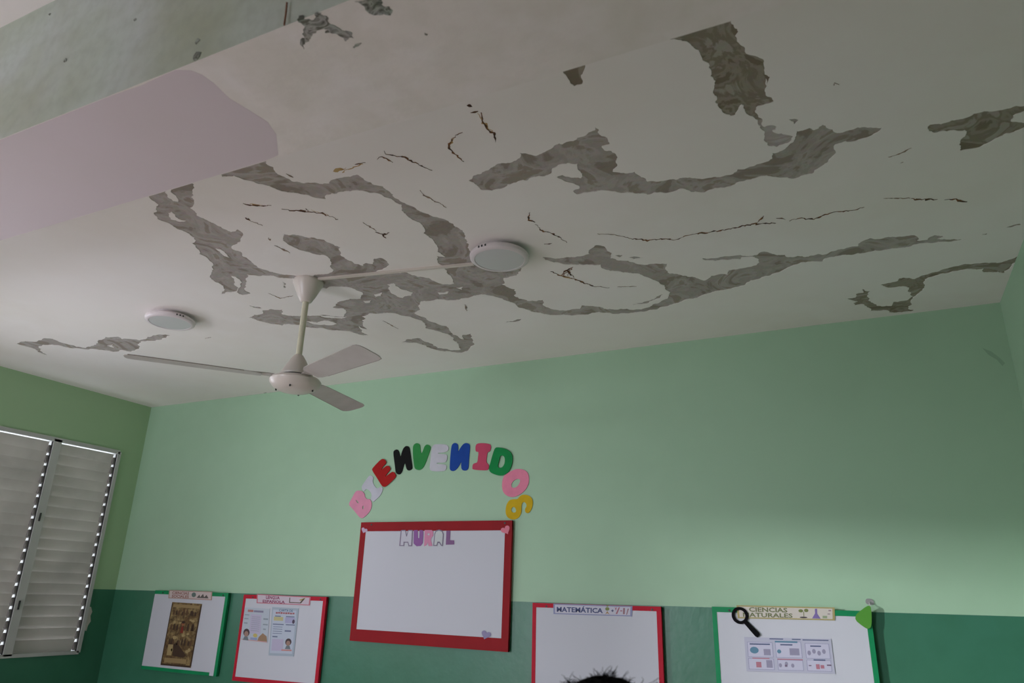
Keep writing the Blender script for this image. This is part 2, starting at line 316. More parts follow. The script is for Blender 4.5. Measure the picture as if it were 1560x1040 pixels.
E1 = Z6([(905,280),(950,272),(985,262),(990,252),(1060,255),(1090,240),(1140,225),(1200,208),(1260,195),(1330,185),(1400,182),(1460,178),(1500,165),(1528,152),(1520,180),(1495,205),(1468,228),(1420,225),(1370,215),(1375,208),(1310,210),(1240,220),(1180,232),(1120,250),(1100,270),(1105,290),(1085,315),(1060,335),(1040,360),(1045,375),(1030,392),(1060,396),(1050,402),(1000,408),(945,408),(940,400),(890,400),(860,400),(840,380),(820,370),(790,375),(780,365),(800,358),(750,345),(790,340),(800,320),(825,318),(822,300),(838,310),(860,310),(850,340),(870,365),(910,380),(955,378),(960,360),(1000,355),(1030,350),(1045,320),(1035,295),(990,290),(940,295)])
F1 = Z4([(75,550),(130,540),(170,540),(200,525),(240,528),(280,545),(300,550),(350,565),(390,570),(440,555),(445,540),(480,520),(540,518),(560,530),(590,528),(640,535),(670,520),(700,512),(780,512),(740,530),(700,538),(650,540),(635,550),(635,575),(600,588),(560,580),(520,588),(470,580),(400,578),(330,572),(280,560),(240,555),(180,562),(185,580),(215,602),(190,595),(160,575),(130,565)])
F_i = [Z4([(490,560),(515,555),(520,568)])]
SM = [Z7([(535,735),(580,742),(600,748),(560,746)]), Z6([(1365,52),(1392,46),(1388,54)]), Z6([(1448,27),(1500,12),(1540,2),(1545,8),(1500,20)]), Z5([(750,452),(800,440),(830,435),(800,450)]),
      Z5([(1250,148),(1285,145),(1275,155)]), Z5([(1315,158),(1350,152),(1388,158),(1340,164)]), Z7([(690,625),(705,655),(698,655)]), Z7([(835,730),(885,752),(870,758),(850,745)]), Z5([(1330,372),(1400,355),(1470,325),(1400,366)]),
      Z4([(1200,775),(1215,772),(1218,782)]), Z7([(1520,730),(1535,738),(1528,755)])]

rng = random.Random(3)
def ragged(px, z, amp=0.17, minlen=0.011):
    P = [on_z(x, y, z) for x, y in px]; P = [(p.x, p.y) for p in P]
    out = []
    def sub(a, b):
        L = math.hypot(b[0] - a[0], b[1] - a[1])
        if L < minlen: out.append(a); return
        t = rng.uniform(.35, .65); o = rng.uniform(-amp, amp) * min(L, .05 + .4 * L)
        mpt = (a[0] + (b[0] - a[0]) * t - (b[1] - a[1]) / L * o, a[1] + (b[1] - a[1]) * t + (b[0] - a[0]) / L * o)
        sub(a, mpt); sub(mpt, b)
    for i in range(len(P)): sub(P[i], P[(i + 1) % len(P)])
    return out
PATCH = [(A, 0), (C1, 0), (C2, 0), (C4, 0), (C6, 0), (C5, 0), (D1, 0), (D2, 1), (D2b, 2), (D3, 1), (D4, 1), (D5, 0), (E1, 1), (F1, 0)] + [(s, 0) for s in SM]
ISL = A_i + C_i + F_i
pp = [(ragged(p, H), k) for p, k in PATCH]
ii = [ragged(p, H) for p in ISL]
frame = [(XL, YR), (XR, YR), (XR, D), (XL, D)]
grid_pts = []
vs, fs = cdt([frame] + [p for p, k in pp] + ii)
pbox = [(min(q[0] for q in p), max(q[0] for q in p), min(q[1] for q in p), max(q[1] for q in p)) for p, k in pp]
cls = []
for f in fs:
    c = (sum(vs[i][0] for i in f) / 3, sum(vs[i][1] for i in f) / 3); r = -1
    for (p, k), b in zip(pp, pbox):
        if b[0] <= c[0] <= b[1] and b[2] <= c[1] <= b[3] and inside(c, p): r = max(r, k) if k != 2 or r < 0 else r
    if r >= 0 and any(inside(c, q) for q in ii): r = -1
    cls.append(r)
REC = 0.002
m = MB(); n = len(vs)
V = [(x, y, H) for x, y in vs] + [(x, y, H + REC) for x, y in vs]; F = []
edge = {}
for f, k in zip(fs, cls):
    if k < 0: F.append(f)
    for i in range(3):
        a, b = f[i], f[(i + 1) % 3]; edge.setdefault((min(a, b), max(a, b)), []).append(k)
for (a, b), ks in edge.items():
    if len(ks) == 2 and (ks[0] < 0) != (ks[1] < 0): F.append((a, b, b + n, a + n))
m.add(V, F); m.box((XL - .2, YR - .2, H + .02), (XR + .2, D + .2, H + .22))
ceiling = tag(m.build('ceiling', M['ceiling']), 'white ceiling with peeling paint and cracks', None, kind='structure')
# connected bare patches
par = list(range(len(fs)))
def find(a):
    while par[a] != a: par[a] = par[par[a]]; a = par[a]
    return a
em = {}
for fi, (f, k) in enumerate(zip(fs, cls)):
    if k < 0: continue
    for i in range(3):
        e = (min(f[i], f[(i + 1) % 3]), max(f[i], f[(i + 1) % 3]))
        if e in em: par[find(fi)] = find(em[e])
        else: em[e] = fi
comp = {}
for fi, k in enumerate(cls):
    if k >= 0: comp.setdefault(find(fi), []).append(fi)
for root, fl in comp.items():
    m = MB()
    for fi in fl: m.add([(vs[i][0], vs[i][1], H + REC) for i in fs[fi]], [(0, 1, 2)], cls[fi])
    used = sorted(set(m.m)); m.m = [used.index(k) for k in m.m]
    m.build('peeled_patch', [(M['concrete'], M['concrete_dark'], M['concrete_pale'])[k] for k in used], ceiling)

def ribbon(px, w, z, mtl, name, parent, jit=0.35, th=0.0012):
    P = [on_z(x, y, z) for x, y in px]; Q = []
    for a, b in zip(P, P[1:]):
        k = max(1, int((b - a).length / 0.009))
        for i in range(k):
            q = a.lerp(b, i / k); Q.append(q + Vector((rng.uniform(-1, 1), rng.uniform(-1, 1), 0)) * w * .55)
    Q.append(P[-1]); L = []; R = []
    for i, q in enumerate(Q):
        t = (Q[min(i + 1, len(Q) - 1)] - Q[max(i - 1, 0)]); t.normalize(); s = Vector((-t.y, t.x, 0))
        e = min(1, 0.25 + 2.2 * min(i, len(Q) - 1 - i) / max(3, len(Q) - 1))
        hw = w * .5 * e * (rng.uniform(.9, 1.5) if rng.random() < .4 else rng.uniform(.12, .7))
        L.append(q + s * hw); R.append(q - s * hw)
    k = len(Q); VV = [p - Vector((0, 0, th)) for p in L + R] + [p + Vector((0, 0, .0005)) for p in L + R]; FFc = []
    for i in range(k - 1):
        FFc.append((i, i + 1, k + i + 1, k + i)); FFc.append((i, i + 2 * k, i + 1 + 2 * k, i + 1)); FFc.append((k + i, k + i + 1, 3 * k + i + 1, 3 * k + i))
    mb = MB(); mb.add(VV, FFc); return mb.build(name, mtl, parent)
cr = [  # (points, width, dark?)
 (Z2([(550,605),(515,625),(490,672),(520,705),(560,738)]), .006, 1), (Z2([(575,470),(582,487)]), .012, 1), (Z2([(590,512),(625,508)]), .005, 1),
 (Z2([(632,510),(645,550),(665,590),(695,605),(705,650)]), .007, 1), (Z2([(195,690),(205,705),(280,715),(340,745),(415,778)]), .006, 1),
 (Z2([(165,725),(185,715),(235,742)]), .006, 1), (Z2([(60,752),(110,742)]), .004, 1), (Z2([(365,870),(380,890),(430,920),(480,948)]), .007, 0),
 (Z5([(890,5),(910,30),(960,45),(1000,65),(1030,88)]), .007, 1), (Z5([(930,95),(962,91)]), .005, 1), (Z2([(868,970),(850,1000),(885,1015)]), .007, 1),
 (Z5([(1170,48),(1240,50),(1290,60)]), .004, 0), (Z5([(1290,60),(1340,72),(1400,78),(1450,72),(1520,75),(1560,64)]), .009, 1),
 (Z6([(0,62),(60,48),(110,42),(160,35),(210,28),(270,12),(330,2)]), .008, 1), (Z3([(280,1035),(330,1022),(375,1018),(425,1020)]), .009, 1), (Z3([(330,1022),(350,1005),(370,985)]), .007, 1),
 (Z3([(430,998),(455,995),(470,1003)]), .005, 1), (Z3([(485,1008),(540,995),(595,1003),(650,980),(700,968),(770,962),(830,945)]), .007, 1),
 (Z3([(920,905),(1040,905)]), .004, 0), (Z3([(1040,905),(1060,912),(1165,910)]), .009, 1), (Z3([(1200,910),(1250,908),(1300,922)]), .009, 1),
 (Z3([(930,718),(955,715)]), .014, 1), (Z3([(955,715),(1000,700),(1045,675)]), .004, 0), (Z3([(995,745),(1008,740)]), .006, 0),
 (Z5([(960,220),(1000,238),(1050,250),(1100,270),(1160,288),(1225,294)]), .009, 1), (Z5([(1000,240),(1025,220),(1055,200)]), .007, 1), (Z5([(1055,200),(1040,225),(1065,248)]), .007, 1), (Z5([(1010,238),(1040,215),(1035,240)]), .006, 1), (Z5([(1260,290),(1350,288)]), .004, 0),
 (Z7([(505,268),(550,278),(640,278)]), .008, 1), (Z7([(695,297),(800,305),(870,315),(945,342)]), .009, 1), (Z7([(795,292),(812,303)]), .005, 1), (Z7([(520,332),(545,348)]), .009, 1), (Z7([(545,348),(600,370)]), .006, 0),
 (Z7([(655,460),(690,478),(725,495)]), .008, 0), (Z7([(1060,355),(1120,395)]), .005, 0), (Z7([(1120,400),(1150,412),(1180,402)]), .010, 1), (Z7([(1145,410),(1165,428)]), .007, 1),
 (Z3([(685,388),(700,380),(715,386)]), .008, 0), (Z7([(630,680),(680,702),(740,690)]), .005, 0), (Z4([(940,525),(965,520)]), .006, 0), (Z7([(625,425),(635,438)]), .008, 0), (Z7([(715,135),(740,150)]), .007, 0),
 (Z7([(1150,805),(1220,842)]), .005, 0), (Z5([(565,370),(572,400)]), .005, 0)]
for p, wd, dk in cr: ribbon(p, wd * 1.25, H, M['crack'] if dk else M['crack_grey'], 'crack', ceiling)
for p, wd in ((Z2([(0,790),(25,775),(60,762),(100,748)]), .010), (Z2([(-40,785),(0,775),(22,765)]), .016), (Z2([(632,520),(650,560),(690,602)]), .012), (Z7([(540,272),(600,275)]), .010), (Z7([(820,300),(900,322)]), .010), (Z2([(495,668),(515,630)]), .008), (Z5([(985,232),(1060,255)]), .012)):
    ribbon(p, wd, H + .0004, M['rust'], 'rust_stain', ceiling, 0.5, 0.0009)

# beam across the room
m = MB(); m.box((XL, BEAM_Y0, BEAM_Z), (XR, BEAM_Y1, H + .01), 0)
for i in range(6): pass
m.m = [1, 0, 2, 0, 0, 0]
beam = tag(m.build('ceiling_beam', [M['ceiling'], M['soffit'], M['beam_side']]), 'stained concrete beam crossing the ceiling near the top of the picture', None, kind='structure')
def flat(px, z, mtl, name, parent, t0, t1, rag=None, holes=()):
    P = ragged(px, z, rag or 0.05, 0.006) if rag else [(on_z(x, y, z).x, on_z(x, y, z).y) for x, y in px]
    mb = MB(); plate(mb, P, holes, lambda u, v, d: (u, v, z - d), t0, t1); return mb.build(name, mtl, parent)
P = [(-3, BEAM_Y0 + .002), (XL, BEAM_Y0 + .002), (XL, BEAM_Y1 - .002), (-2.4, BEAM_Y1 - .002)]
edge_px = [(410, 249), (424, 236), (421, 205), (408, 186), (380, 168), (350, 150), (325, 126), (308, 114), (290, 107), (268, 106), (250, 113), (215, 130)]
E2 = [(on_z(x, y, BEAM_Z).x, min(max(on_z(x, y, BEAM_Z).y, BEAM_Y0 + .002), BEAM_Y1 - .002)) for x, y in edge_px]
poly = [(XL + .01, BEAM_Y0 + .002), (XL + .01, BEAM_Y1 - .002)] + [E2[0]] + chaikin(E2[1:-1], 1)[:-2] + [E2[-1]]
poly = [(XL + .01, BEAM_Y0 + .002), (XL + .01, BEAM_Y1 - .002)] + E2 + [(E2[-1][0] - .1, BEAM_Y0 + .002)]
mb = MB(); plate(mb, poly, [], lambda u, v, d: (u, v, BEAM_Z - d), -.001, .0003)
mb.build('clean_paint_patch', M['mauve'], beam)
for g in ([(75,180),(90,145),(130,140),(140,175),(180,170),(215,185),(250,150),(235,125),(260,112),(300,115),(290,130),(345,145),(365,170),(355,190),(400,225),(450,250),(520,280),(580,300),(590,345),(550,345),(515,375),(500,345),(440,310),(330,300),(360,270),(300,265),(250,300),(215,310),(200,350),(150,385),(140,450),(120,420),(105,375),(150,345),(130,270),(145,235),(120,215)],
          [(605,15),(625,12),(650,30),(700,90),(760,130),(830,138),(930,138),(950,95),(920,60),(850,45),(850,0),(830,-30),(700,-30)], [(585,430),(620,400),(665,390),(640,415),(600,440)], [(1240,300),(1272,308),(1265,322),(1245,318)]):
    flat(G6(g), BEAM_Z, M['spall'], 'spalled_patch', beam, -.001, .0008, 0.22)
for sx, sy, sr in ((100, 92, .006), (76, 22, .004), (206, 30, .004), (301, 63, .007), (300, 86, .012), (2, 1, .009)):   # pits on the near face
    q = on_y(sx, sy, BEAM_Y0); mb = MB()
    pol = [(q.x + sr * rng.uniform(.6, 1.3) * math.cos(a), q.z + sr * rng.uniform(.6, 1.3) * math.sin(a)) for a in [k * math.pi / 5 for k in range(10)]]
    plate(mb, pol, [], lambda u, v, d: (u, BEAM_Y0 - d, v), -.001, .0015); mb.build('pit', M['spall'], beam)
q0 = on_y(437, 4, BEAM_Y0 - .006); q1 = on_y(433, 38, BEAM_Y0 - .006)
MB().tube([q0, q0.lerp(q1, .5) + Vector((.001, 0, 0)), q1], .0019, 8).build('rusty_wire', plain('rusty_wire', (150, 104, 84), 0.8), beam)

# ------------------------------------------------------------------ louvred window
win = thing('window_1', (XL, (WY0 + WY1) / 2, WZ0), 'white louvred window in the left wall', None, kind='structure')
NP = 4; PW = (WY1 - WY0) / NP; NS = 19
x0, x1 = XL - .055, XL + .012
MB().box((x0, WY0, WZ1 - .018), (x1, WY1, WZ1 + .012)).build('top_rail', M['aluminium'], win)
MB().box((x0, WY0, WZ0 - .012), (x1, WY1, WZ0 + .012)).build('bottom_rail', M['aluminium'], win)
zt, zb = WZ1 - .034, WZ0 + .012
pitch = (zt - zb) / NS; SW = 0.100
for p in range(NP):
    ya = WY0 + p * PW; yb = ya + PW
    MB().box((x0, ya, WZ0), (x1, ya + .045, WZ1)).build('stile', M['aluminium'], win)
    MB().box((x0, yb - .016, WZ0), (x1, yb + (.012 if p == NP - 1 else 0), WZ1)).build('jamb', M['aluminium'], win)
    MB().box((x1 - .020, yb - .0225, WZ0 + .01), (x1 - .010, yb - .0175, WZ1 - .02)).build('operator_rod', M['dark_metal'], win)
    s0, s1 = ya + .047, yb - .036
    TIL = math.radians(24 if p < 2 else 79)      # the two panels nearer the camera stand open
    if p in (0, 2): slat_me = None
    for k in range(NS):
        zc = zb + pitch * (k + .5); cx = XL - .022
        ax = Vector((math.cos(TIL), 0, math.sin(TIL))); nz = Vector((-math.sin(TIL), 0, math.cos(TIL)))
        if slat_me is None:
            mb = MB(); prof = []
            for i in range(7):
                u = -1 + 2 * i / 6; prof.append(ax * (u * SW / 2) + nz * (.0015 * (1 - u * u)))
            L = s1 - s0
            vsl = [q + nz * dz + Vector((0, yy, 0)) for yy in (0, L) for dz in (-.001, .001) for q in prof]
            fsl = []
            for i in range(6):
                fsl += [(i, i + 1, 15 + i, 14 + i), (7 + i, 21 + i, 22 + i, 8 + i), (i, 7 + i, 8 + i, i + 1), (14 + i, 15 + i, 22 + i, 21 + i)]
            fsl += [(0, 14, 21, 7), (6, 13, 27, 20)]
            mb.add(vsl, fsl); o = mb.build('slat', M['slat'], None, (0, 0, 0)); slat_me = o.data
            bpy.data.objects.remove(o)
        o = bpy.data.objects.new('slat', slat_me); C.objects.link(o); o.parent = win
        o.location = Vector((cx, s0, zc)) - Vector(win['_org'])
        # clip that carries the end of the slat
        MB().obox((XL - .018, s1 + .0095, zc - .006), (1, 0, .35), (0, 1, 0), (-.18, 0, 1), .012, .0095, pitch * .33).build('slat_clip', M['clip'], win)
    for zz in (0.22, 0.62):
        z_ = WZ0 + (WZ1 - WZ0) * zz
        MB().box((x1 - .004, ya + .004, z_ - .03), (x1 + .008, ya + .014, z_ + .03)).build('latch', M['dark_metal'], win)
# window nearer the camera, out of frame: plain aluminium frame
win2 = thing('window_2', (XL, (VY0 + VY1) / 2, WZ0), 'aluminium window frame in the left wall nearer the camera', None, kind='structure')
for a, b in (((x0, VY0, WZ1 - .03), (x1, VY1, WZ1)), ((x0, VY0, WZ0), (x1, VY1, WZ0 + .03)), ((x0, VY0, WZ0), (x1, VY0 + .04, WZ1)), ((x0, VY1 - .04, WZ0), (x1, VY1, WZ1)), ((x0, VY0, WZ0 - .02), (x1, VY1, WZ0))):
    MB().box(a, b).build('frame_bar', M['aluminium'], win2)

# ------------------------------------------------------------------ ceiling lights
def ceiling_light(px, py, label, rot):
    c = on_z(px, py, H - .022); c = Vector((c.x, c.y, H))
    t = thing('ceiling_light', c, label, 'ceiling light', 'round ceiling lights')
    MB().lathe([(.100, 0), (.100, -.020), (.132, -.021), (.137, -.028), (.135, -.040), (.128, -.046), (.114, -.047), (.113, -.044)], c, 64).build('housing', M['lamp_ring'], t, smooth=True)
    MB().lathe([(.1125, -.040), (.1125, -.0455), (.09, -.047)], c, 64).build('diffuser', M['diffuser'], t, smooth=True)
    for k in range(3):
        a = rot + (k - 1) * .13
        q = c + Vector((.1375 * math.cos(a), .1375 * math.sin(a), -.032))
        MB().obox(q, (math.cos(a), math.sin(a), 0), (-math.sin(a), math.cos(a), 0), (0, 0, 1), .0012, .0035, .0045).build('switch_mark', M['dark_metal'], t)
ceiling_light(761, 389, 'round white ceiling light at the end of the cable strip from the fan', math.radians(-98))
ceiling_light(260, 486, 'round white ceiling light nearest the louvred window, left of the fan', math.radians(-18))

# ------------------------------------------------------------------ fan
FX, FY = -2.45, 2.58
fan = thing('ceiling_fan', (FX, FY, H), 'cream three-blade ceiling fan hanging on a short rod', 'ceiling fan')
c = (FX, FY, 0)
MB().lathe([(.022, 2.882), (.029, 2.886), (.046, 2.918), (.064, 2.958), (.076, 2.985), (.077, 2.993), (.074, H)], c, 48).build('canopy', M['fan_white'], fan, smooth=True)
MB().lathe([(.0155, 2.585), (.0155, 2.90)], c, 24).build('rod', M['rod'], fan, smooth=True)
MB().lathe([(.078, 2.492), (.080, 2.500), (.060, 2.535), (.038, 2.575), (.022, 2.598), (.016, 2.602)], c, 48).build('motor_cover', M['fan_white'], fan, smooth=True)
MB().lathe([(.074, 2.476), (.074, 2.495)], c, 48).build('motor_collar', M['dark_metal'], fan, smooth=True)
body = MB().lathe([(.035, 2.412), (.075, 2.418), (.102, 2.432), (.120, 2.452), (.124, 2.464), (.116, 2.476), (.085, 2.482)], c, 64).build('motor_housing', M['fan_white'], fan, smooth=True)
for k in range(4):
    a = k * math.pi / 2 + .5
    MB().lathe([(.004, 2.4170), (.004, 2.4290)], (FX + .088 * math.cos(a), FY + .088 * math.sin(a), 0), 10).build('screw', M['dark_metal'], fan)
for ang, zt_, R, pit in ((-133, 2.485, .755, 7.5), (-23.5, 2.446, .725, 14), (103, 2.50, .69, 13)):
    a = math.radians(ang); z0 = 2.478
    rd = Vector((math.cos(a) * R, math.sin(a) * R, zt_ - z0)).normalized()
    tg = Vector((-math.sin(a), math.cos(a), 0)); up = rd.cross(tg).normalized()
    pt = math.radians(pit); wv = (tg * math.cos(pt) - up * math.sin(pt)).normalized(); nv = rd.cross(wv).normalized()
    o0 = Vector((FX, FY, z0))
    prof = [(.16, .040), (.19, .052), (.24, .056), (.40, .061), (.60, .066), (R - .045, .068), (R - .02, .064), (R - .006, .050), (R, .030)]
    mb = MB(); out = [(s, wd) for s, wd in prof] + [(s, -wd) for s, wd in prof[::-1]]
    plate(mb, out, [], lambda u, v, d: o0 + rd * u + wv * v + nv * (d + .10 * v * v * 6), -.0018, .0018)
    bl = mb.build('blade', M['blade'], fan)
    e = MB(); e.tube([o0 + rd * u + wv * (wd * .985) + nv * (.6 * wd * wd) for u, wd in prof[2:-2]], .0028, 6)
    e.build('blade_edge', M['blade_edge'], bl)
    mb = MB(); plate(mb, [(.085, .020), (.13, .026), (.19, .034), (.225, .030), (.225, -.030), (.19, -.034), (.13, -.026), (.085, -.020)], [], lambda u, v, d: o0 + rd * u + (wv if u > .14 else tg) * v + nv * (d + .0052), -.002, .002)
    mb.build('blade_bracket', M['blade'], bl)
# cable strip on the ceiling from the fan to the light
a = on_z(482, 424, H); b = on_z(722, 400.5, H); dv = (b - a).normalized(); sv = Vector((-dv.y, dv.x, 0))
t = thing('cable_strip', (a + b) / 2, 'thin white plastic cable strip on the ceiling between fan and light', 'cable strip')
MB().obox((a + b) / 2 - Vector((0, 0, .005)), dv, sv, (0, 0, 1), (b - a).length / 2, .0085, .005).build('cover', M['raceway'], t)
MB().obox((a + b) / 2 - Vector((0, 0, .0012)), dv, sv, (0, 0, 1), (b - a).length / 2, .0105, .0012).build('base', M['raceway'], t)

# ------------------------------------------------------------------ WELCOME letters
CA = lambda p: off(p, 520, 660, 7.43); CB = lambda p: off(p, 670, 660, 7.43); CC = lambda p: off(p, 500, 640, 4.583)
LET = [
 ('B', (226, 150, 178), CA([(80,800),(105,830),(150,880),(200,945),(228,962),(262,945),(300,910),(335,860),(345,800),(335,760),(315,740),(290,745),(262,715),(268,690),(240,655),(205,645),(165,650),(140,690),(115,740)]), [CA([(160,750),(178,755),(200,788),(185,792)]), CA([(238,822),(255,815),(250,855),(238,858)])], 'pale pink letter B tilted at the left end of the word'),
 ('I', (200, 200, 212), CA([(320,472),(345,480),(365,500),(352,540),(370,590),(400,622),(430,615),(440,598),(462,605),(470,640),(440,705),(395,745),(365,774),(348,765),(330,738),(345,700),(330,660),(300,632),(275,630),(255,658),(235,640),(228,600),(255,560),(290,510)]), [], 'white letter I tilted between pale pink B and red E'),
 ('E', (172, 24, 24), CA([(345,415),(350,395),(400,340),(445,295),(470,285),(495,298),(508,325),(500,345),(470,375),(445,415),(480,388),(515,362),(540,368),(555,395),(548,420),(515,455),(490,497),(530,465),(575,430),(600,440),(618,475),(610,500),(560,550),(500,603),(475,605),(455,590),(400,500)]), [], 'red letter E tilted between white I and black N'),
 ('N', (8, 8, 9), CA([(585,215),(598,190),(630,178),(650,195),(662,235),(668,270),(685,205),(705,160),(735,138),(765,148),(775,175),(785,250),(805,380),(800,405),(765,422),(740,410),(728,370),(718,325),(700,390),(685,440),(660,466),(630,460),(612,435),(605,360)]), [], 'black letter N put up mirrored beside the green V'),
 ('V', (50, 142, 72), CA([(808,170),(815,130),(850,105),(885,120),(892,150),(895,200),(905,232),(925,190),(945,135),(975,122),(1005,140),(1012,165),(990,230),(955,330),(925,390),(890,415),(855,412),(828,395),(818,330),(810,250)]), [], 'green letter V between black N and white E'),
 ('E', (204, 204, 214), CC([(722,195),(735,170),(760,166),(825,168),(840,185),(838,215),(800,226),(765,226),(768,234),(825,236),(832,250),(826,290),(800,296),(758,296),(758,305),(800,306),(828,312),(822,348),(800,356),(725,356),(706,342),(712,290)]), [], 'white letter E between green V and blue N'),
 ('N', (24, 72, 160), CB([(110,400),(115,300),(130,140),(150,112),(180,105),(205,122),(208,160),(205,212),(230,165),(265,118),(300,105),(335,120),(342,150),(330,280),(325,390),(305,418),(270,422),(245,405),(240,360),(245,312),(215,370),(185,410),(150,428),(122,420)]), [], 'blue letter N put up mirrored between white E and rose I'),
 ('I', (200, 76, 106), CB([(402,195),(405,130),(430,112),(490,108),(560,118),(580,135),(575,190),(555,210),(540,210),(530,270),(525,325),(545,345),(558,360),(550,405),(530,418),(440,415),(375,408),(366,395),(372,350),(395,335),(425,330),(432,270),(440,205),(415,208)]), [], 'rose red letter I between blue N and dark green D'),
 ('D', (16, 140, 72), CB([(552,400),(575,320),(600,230),(622,165),(650,155),(720,165),(780,190),(815,230),(826,290),(812,370),(775,440),(730,470),(685,480),(620,465),(570,440)]), [CB([(652,375),(670,310),(682,255),(705,248),(730,262),(738,300),(730,350),(705,385),(670,390)])], 'dark green letter D between rose I and pink O'),
 ('O', (236, 140, 168), CB([(850,405),(900,400),(960,412),(1000,450),(1010,510),(1005,570),(970,640),(910,690),(840,722),(775,715),(725,680),(703,620),(705,540),(725,475),(780,440)]), [CB([(805,595),(815,555),(845,525),(890,510),(912,525),(900,570),(865,610),(825,618)])], 'pink letter O between dark green D and yellow S'),
 ('S', (212, 176, 28), CB([(965,885),(985,905),(1015,895),(1045,840),(1055,770),(1035,720),(990,695),(940,690),(900,712),(880,745),(830,742),(785,755),(755,800),(742,870),(748,920),(775,960),(830,978),(885,960),(915,920),(925,870),(922,815),(935,780),(955,775),(975,790),(985,820),(962,855)]), [CB([(805,855),(830,825),(860,850),(865,885),(840,900),(810,885)])], 'yellow letter S tilted at the right end, above the red frame'),
]
for i, (ch, col, outl, holes, label) in enumerate(LET):
    t0 = .0006 + (.0045 if i in (8, 2) else 0); t1 = t0 + .004; yp = D - t1
    cv = lambda p: [(q.x, q.z) for q in (on_y(x, y, yp) for x, y in p)]
    o2 = chaikin(cv(outl), 2); h2 = [chaikin(cv(h), 2) for h in holes]
    org = (sum(p[0] for p in o2) / len(o2), D, min(p[1] for p in o2))
    mb = MB(); plate(mb, o2, h2, lambda u, v, d: (u, D - d, v), t0, t1)
    o = mb.build('foam_letter', plain('foam_%d' % i, col, 0.7, noise=[(14, s2l(*[max(0, int(c * .92)) for c in col]), 0.5, 3)], spec=0.2), None, org)
    tag(o, label, 'letter', 'welcome letters')

# ------------------------------------------------------------------ boards
class Sheet:
    """a flat sheet on the wall given by its corners tl, tr, br, bl in the photograph, standing at depth y"""
    def __init__(s, px, y): s.q = [on_y(a, b, y) for a, b in px]; s.y = y
    def at(s, u, v, d=0.0):                 # u right, v up
        tl, tr, br, bl = s.q
        p = bl.lerp(br, u).lerp(tl.lerp(tr, u), v); return Vector((p.x, s.y - d, p.z))
    def base(s): return s.at(.5, 0)
    def poly(s, mb, pts, d=.0006, holes=(), t=.0004): plate(mb, pts, holes, lambda u, v, dd: s.at(u, v, dd), d - t, d)
    def rect(s, mb, u0, v0, u1, v1, d=.0006, t=.0004): s.poly(mb, [(u0, v0), (u1, v0), (u1, v1), (u0, v1)], d, (), t)
    def text(s, mb, str_, u0, v0, u1, v1, d=.0009, offset=0.012):
        vs_, fs_ = text_mesh(str_, offset)
        mb.add([s.at(u0 + (u1 - u0) * a, v0 + (v1 - v0) * b, d) for a, b in vs_], fs_)
    def ell(s, cu, cv, ru, rv, n=18, a0=0, a1=2 * math.pi): return [(cu + ru * math.cos(a0 + (a1 - a0) * k / n), cv + rv * math.sin(a0 + (a1 - a0) * k / n)) for k in range(n)]
PR = {}
def ink(r, g, b):
    k = (r, g, b)
    if k not in PR: PR[k] = plain('ink_%d_%d_%d' % k, k, 0.6, spec=0.25)
    return PR[k]

def board(label, X0, X1, Z0, Z1, fr, tape, out, rot=0.0, left=True, notch=0.0, thick=.018):
    """whiteboard with taped edges; out = stand-off of the front from the wall; fr = (left, right, top, bottom) tape widths"""
    cx = (X0 + X1) / 2
    t = thing('whiteboard', (cx, D, Z0), label, 'whiteboard', 'taped whiteboards')
    yf = D - out
    MB().box((X0 + .001, yf, Z0 + .001), (X1 - .001, yf + thick, Z1 - .001)).build('panel', M['board'], t)
    l, r, tp, bt = fr; e = .0012
    if l: MB().box((X0, yf - e, Z0), (X0 + l, yf + thick + e, Z1)).build('edge_tape', tape, t)
    MB().box((X1 - r, yf - e, Z0), (X1, yf + thick + e, Z1)).build('edge_tape', tape, t)
    MB().box((X0, yf - e * 1.5, Z1 - tp), (X1, yf + thick + e, Z1 + .0006)).build('edge_tape', tape, t)
    MB().box((X0, yf - e * 1.5, Z0 - .0006), (X1 - notch, yf + thick + e, Z0 + bt)).build('edge_tape', tape, t)
    for k, sx in enumerate((X0 + .09, X1 - .05)):
        q = MB(); pol = [(sx + .006 * math.cos(a * .8), Z1 - .016 + .006 * math.sin(a * .8)) for a in range(8)]
        plate(q, pol, [], lambda u, v, d: (u, yf - d, v), 0, .004); q.build('screw_head', M['dark_metal'], t)
    t.rotation_euler = (0, rot, 0)
    return t
OUT = .028
def wx(px, py): return on_y(px, py, D - OUT)
# mural board
a, b, c_, d_ = wx(551, 795), wx(780, 793), wx(773, 993), wx(531, 975)
board('large whiteboard with wide dark red border and the word mural', (a.x + d_.x) / 2, (b.x + c_.x) / 2, (c_.z + d_.z) / 2, (a.z + b.z) / 2, (.046, .048, .060, .072), M['red_tape'], OUT, math.radians(.45))
W5 = (.0, .022, .022, .024)
a, b, d_ = wx(236.5, 899), wx(348, 903), wx(218, 1019)
board('leftmost whiteboard with green tape and a brown picture, below the green line', a.x, b.x, d_.z, (a.z + b.z) / 2, (.0, .028, .026, .022), M['green_tape'], OUT, math.radians(.3), notch=.07)
a, b, d_ = wx(370.5, 906), wx(498, 908.5), wx(355, 1036)
b3 = board('crimson-taped whiteboard with two small posters, left of the large red board', (a.x + d_.x) / 2, b.x, d_.z, (a.z + b.z) / 2, (.024, .028, .026, .026), M['crimson_tape'], OUT, math.radians(-.1))
BH = .585
a, b = wx(811.5, 918), wx(1007, 924)
board('crimson-taped empty whiteboard with the mathematics sign, behind the person', a.x, b.x, (a.z + b.z) / 2 - BH, (a.z + b.z) / 2, (.024, .026, .024, .026), M['crimson_tape'], OUT, math.radians(.0))
a, b = wx(1084.5, 924.5), wx(1326, 930)
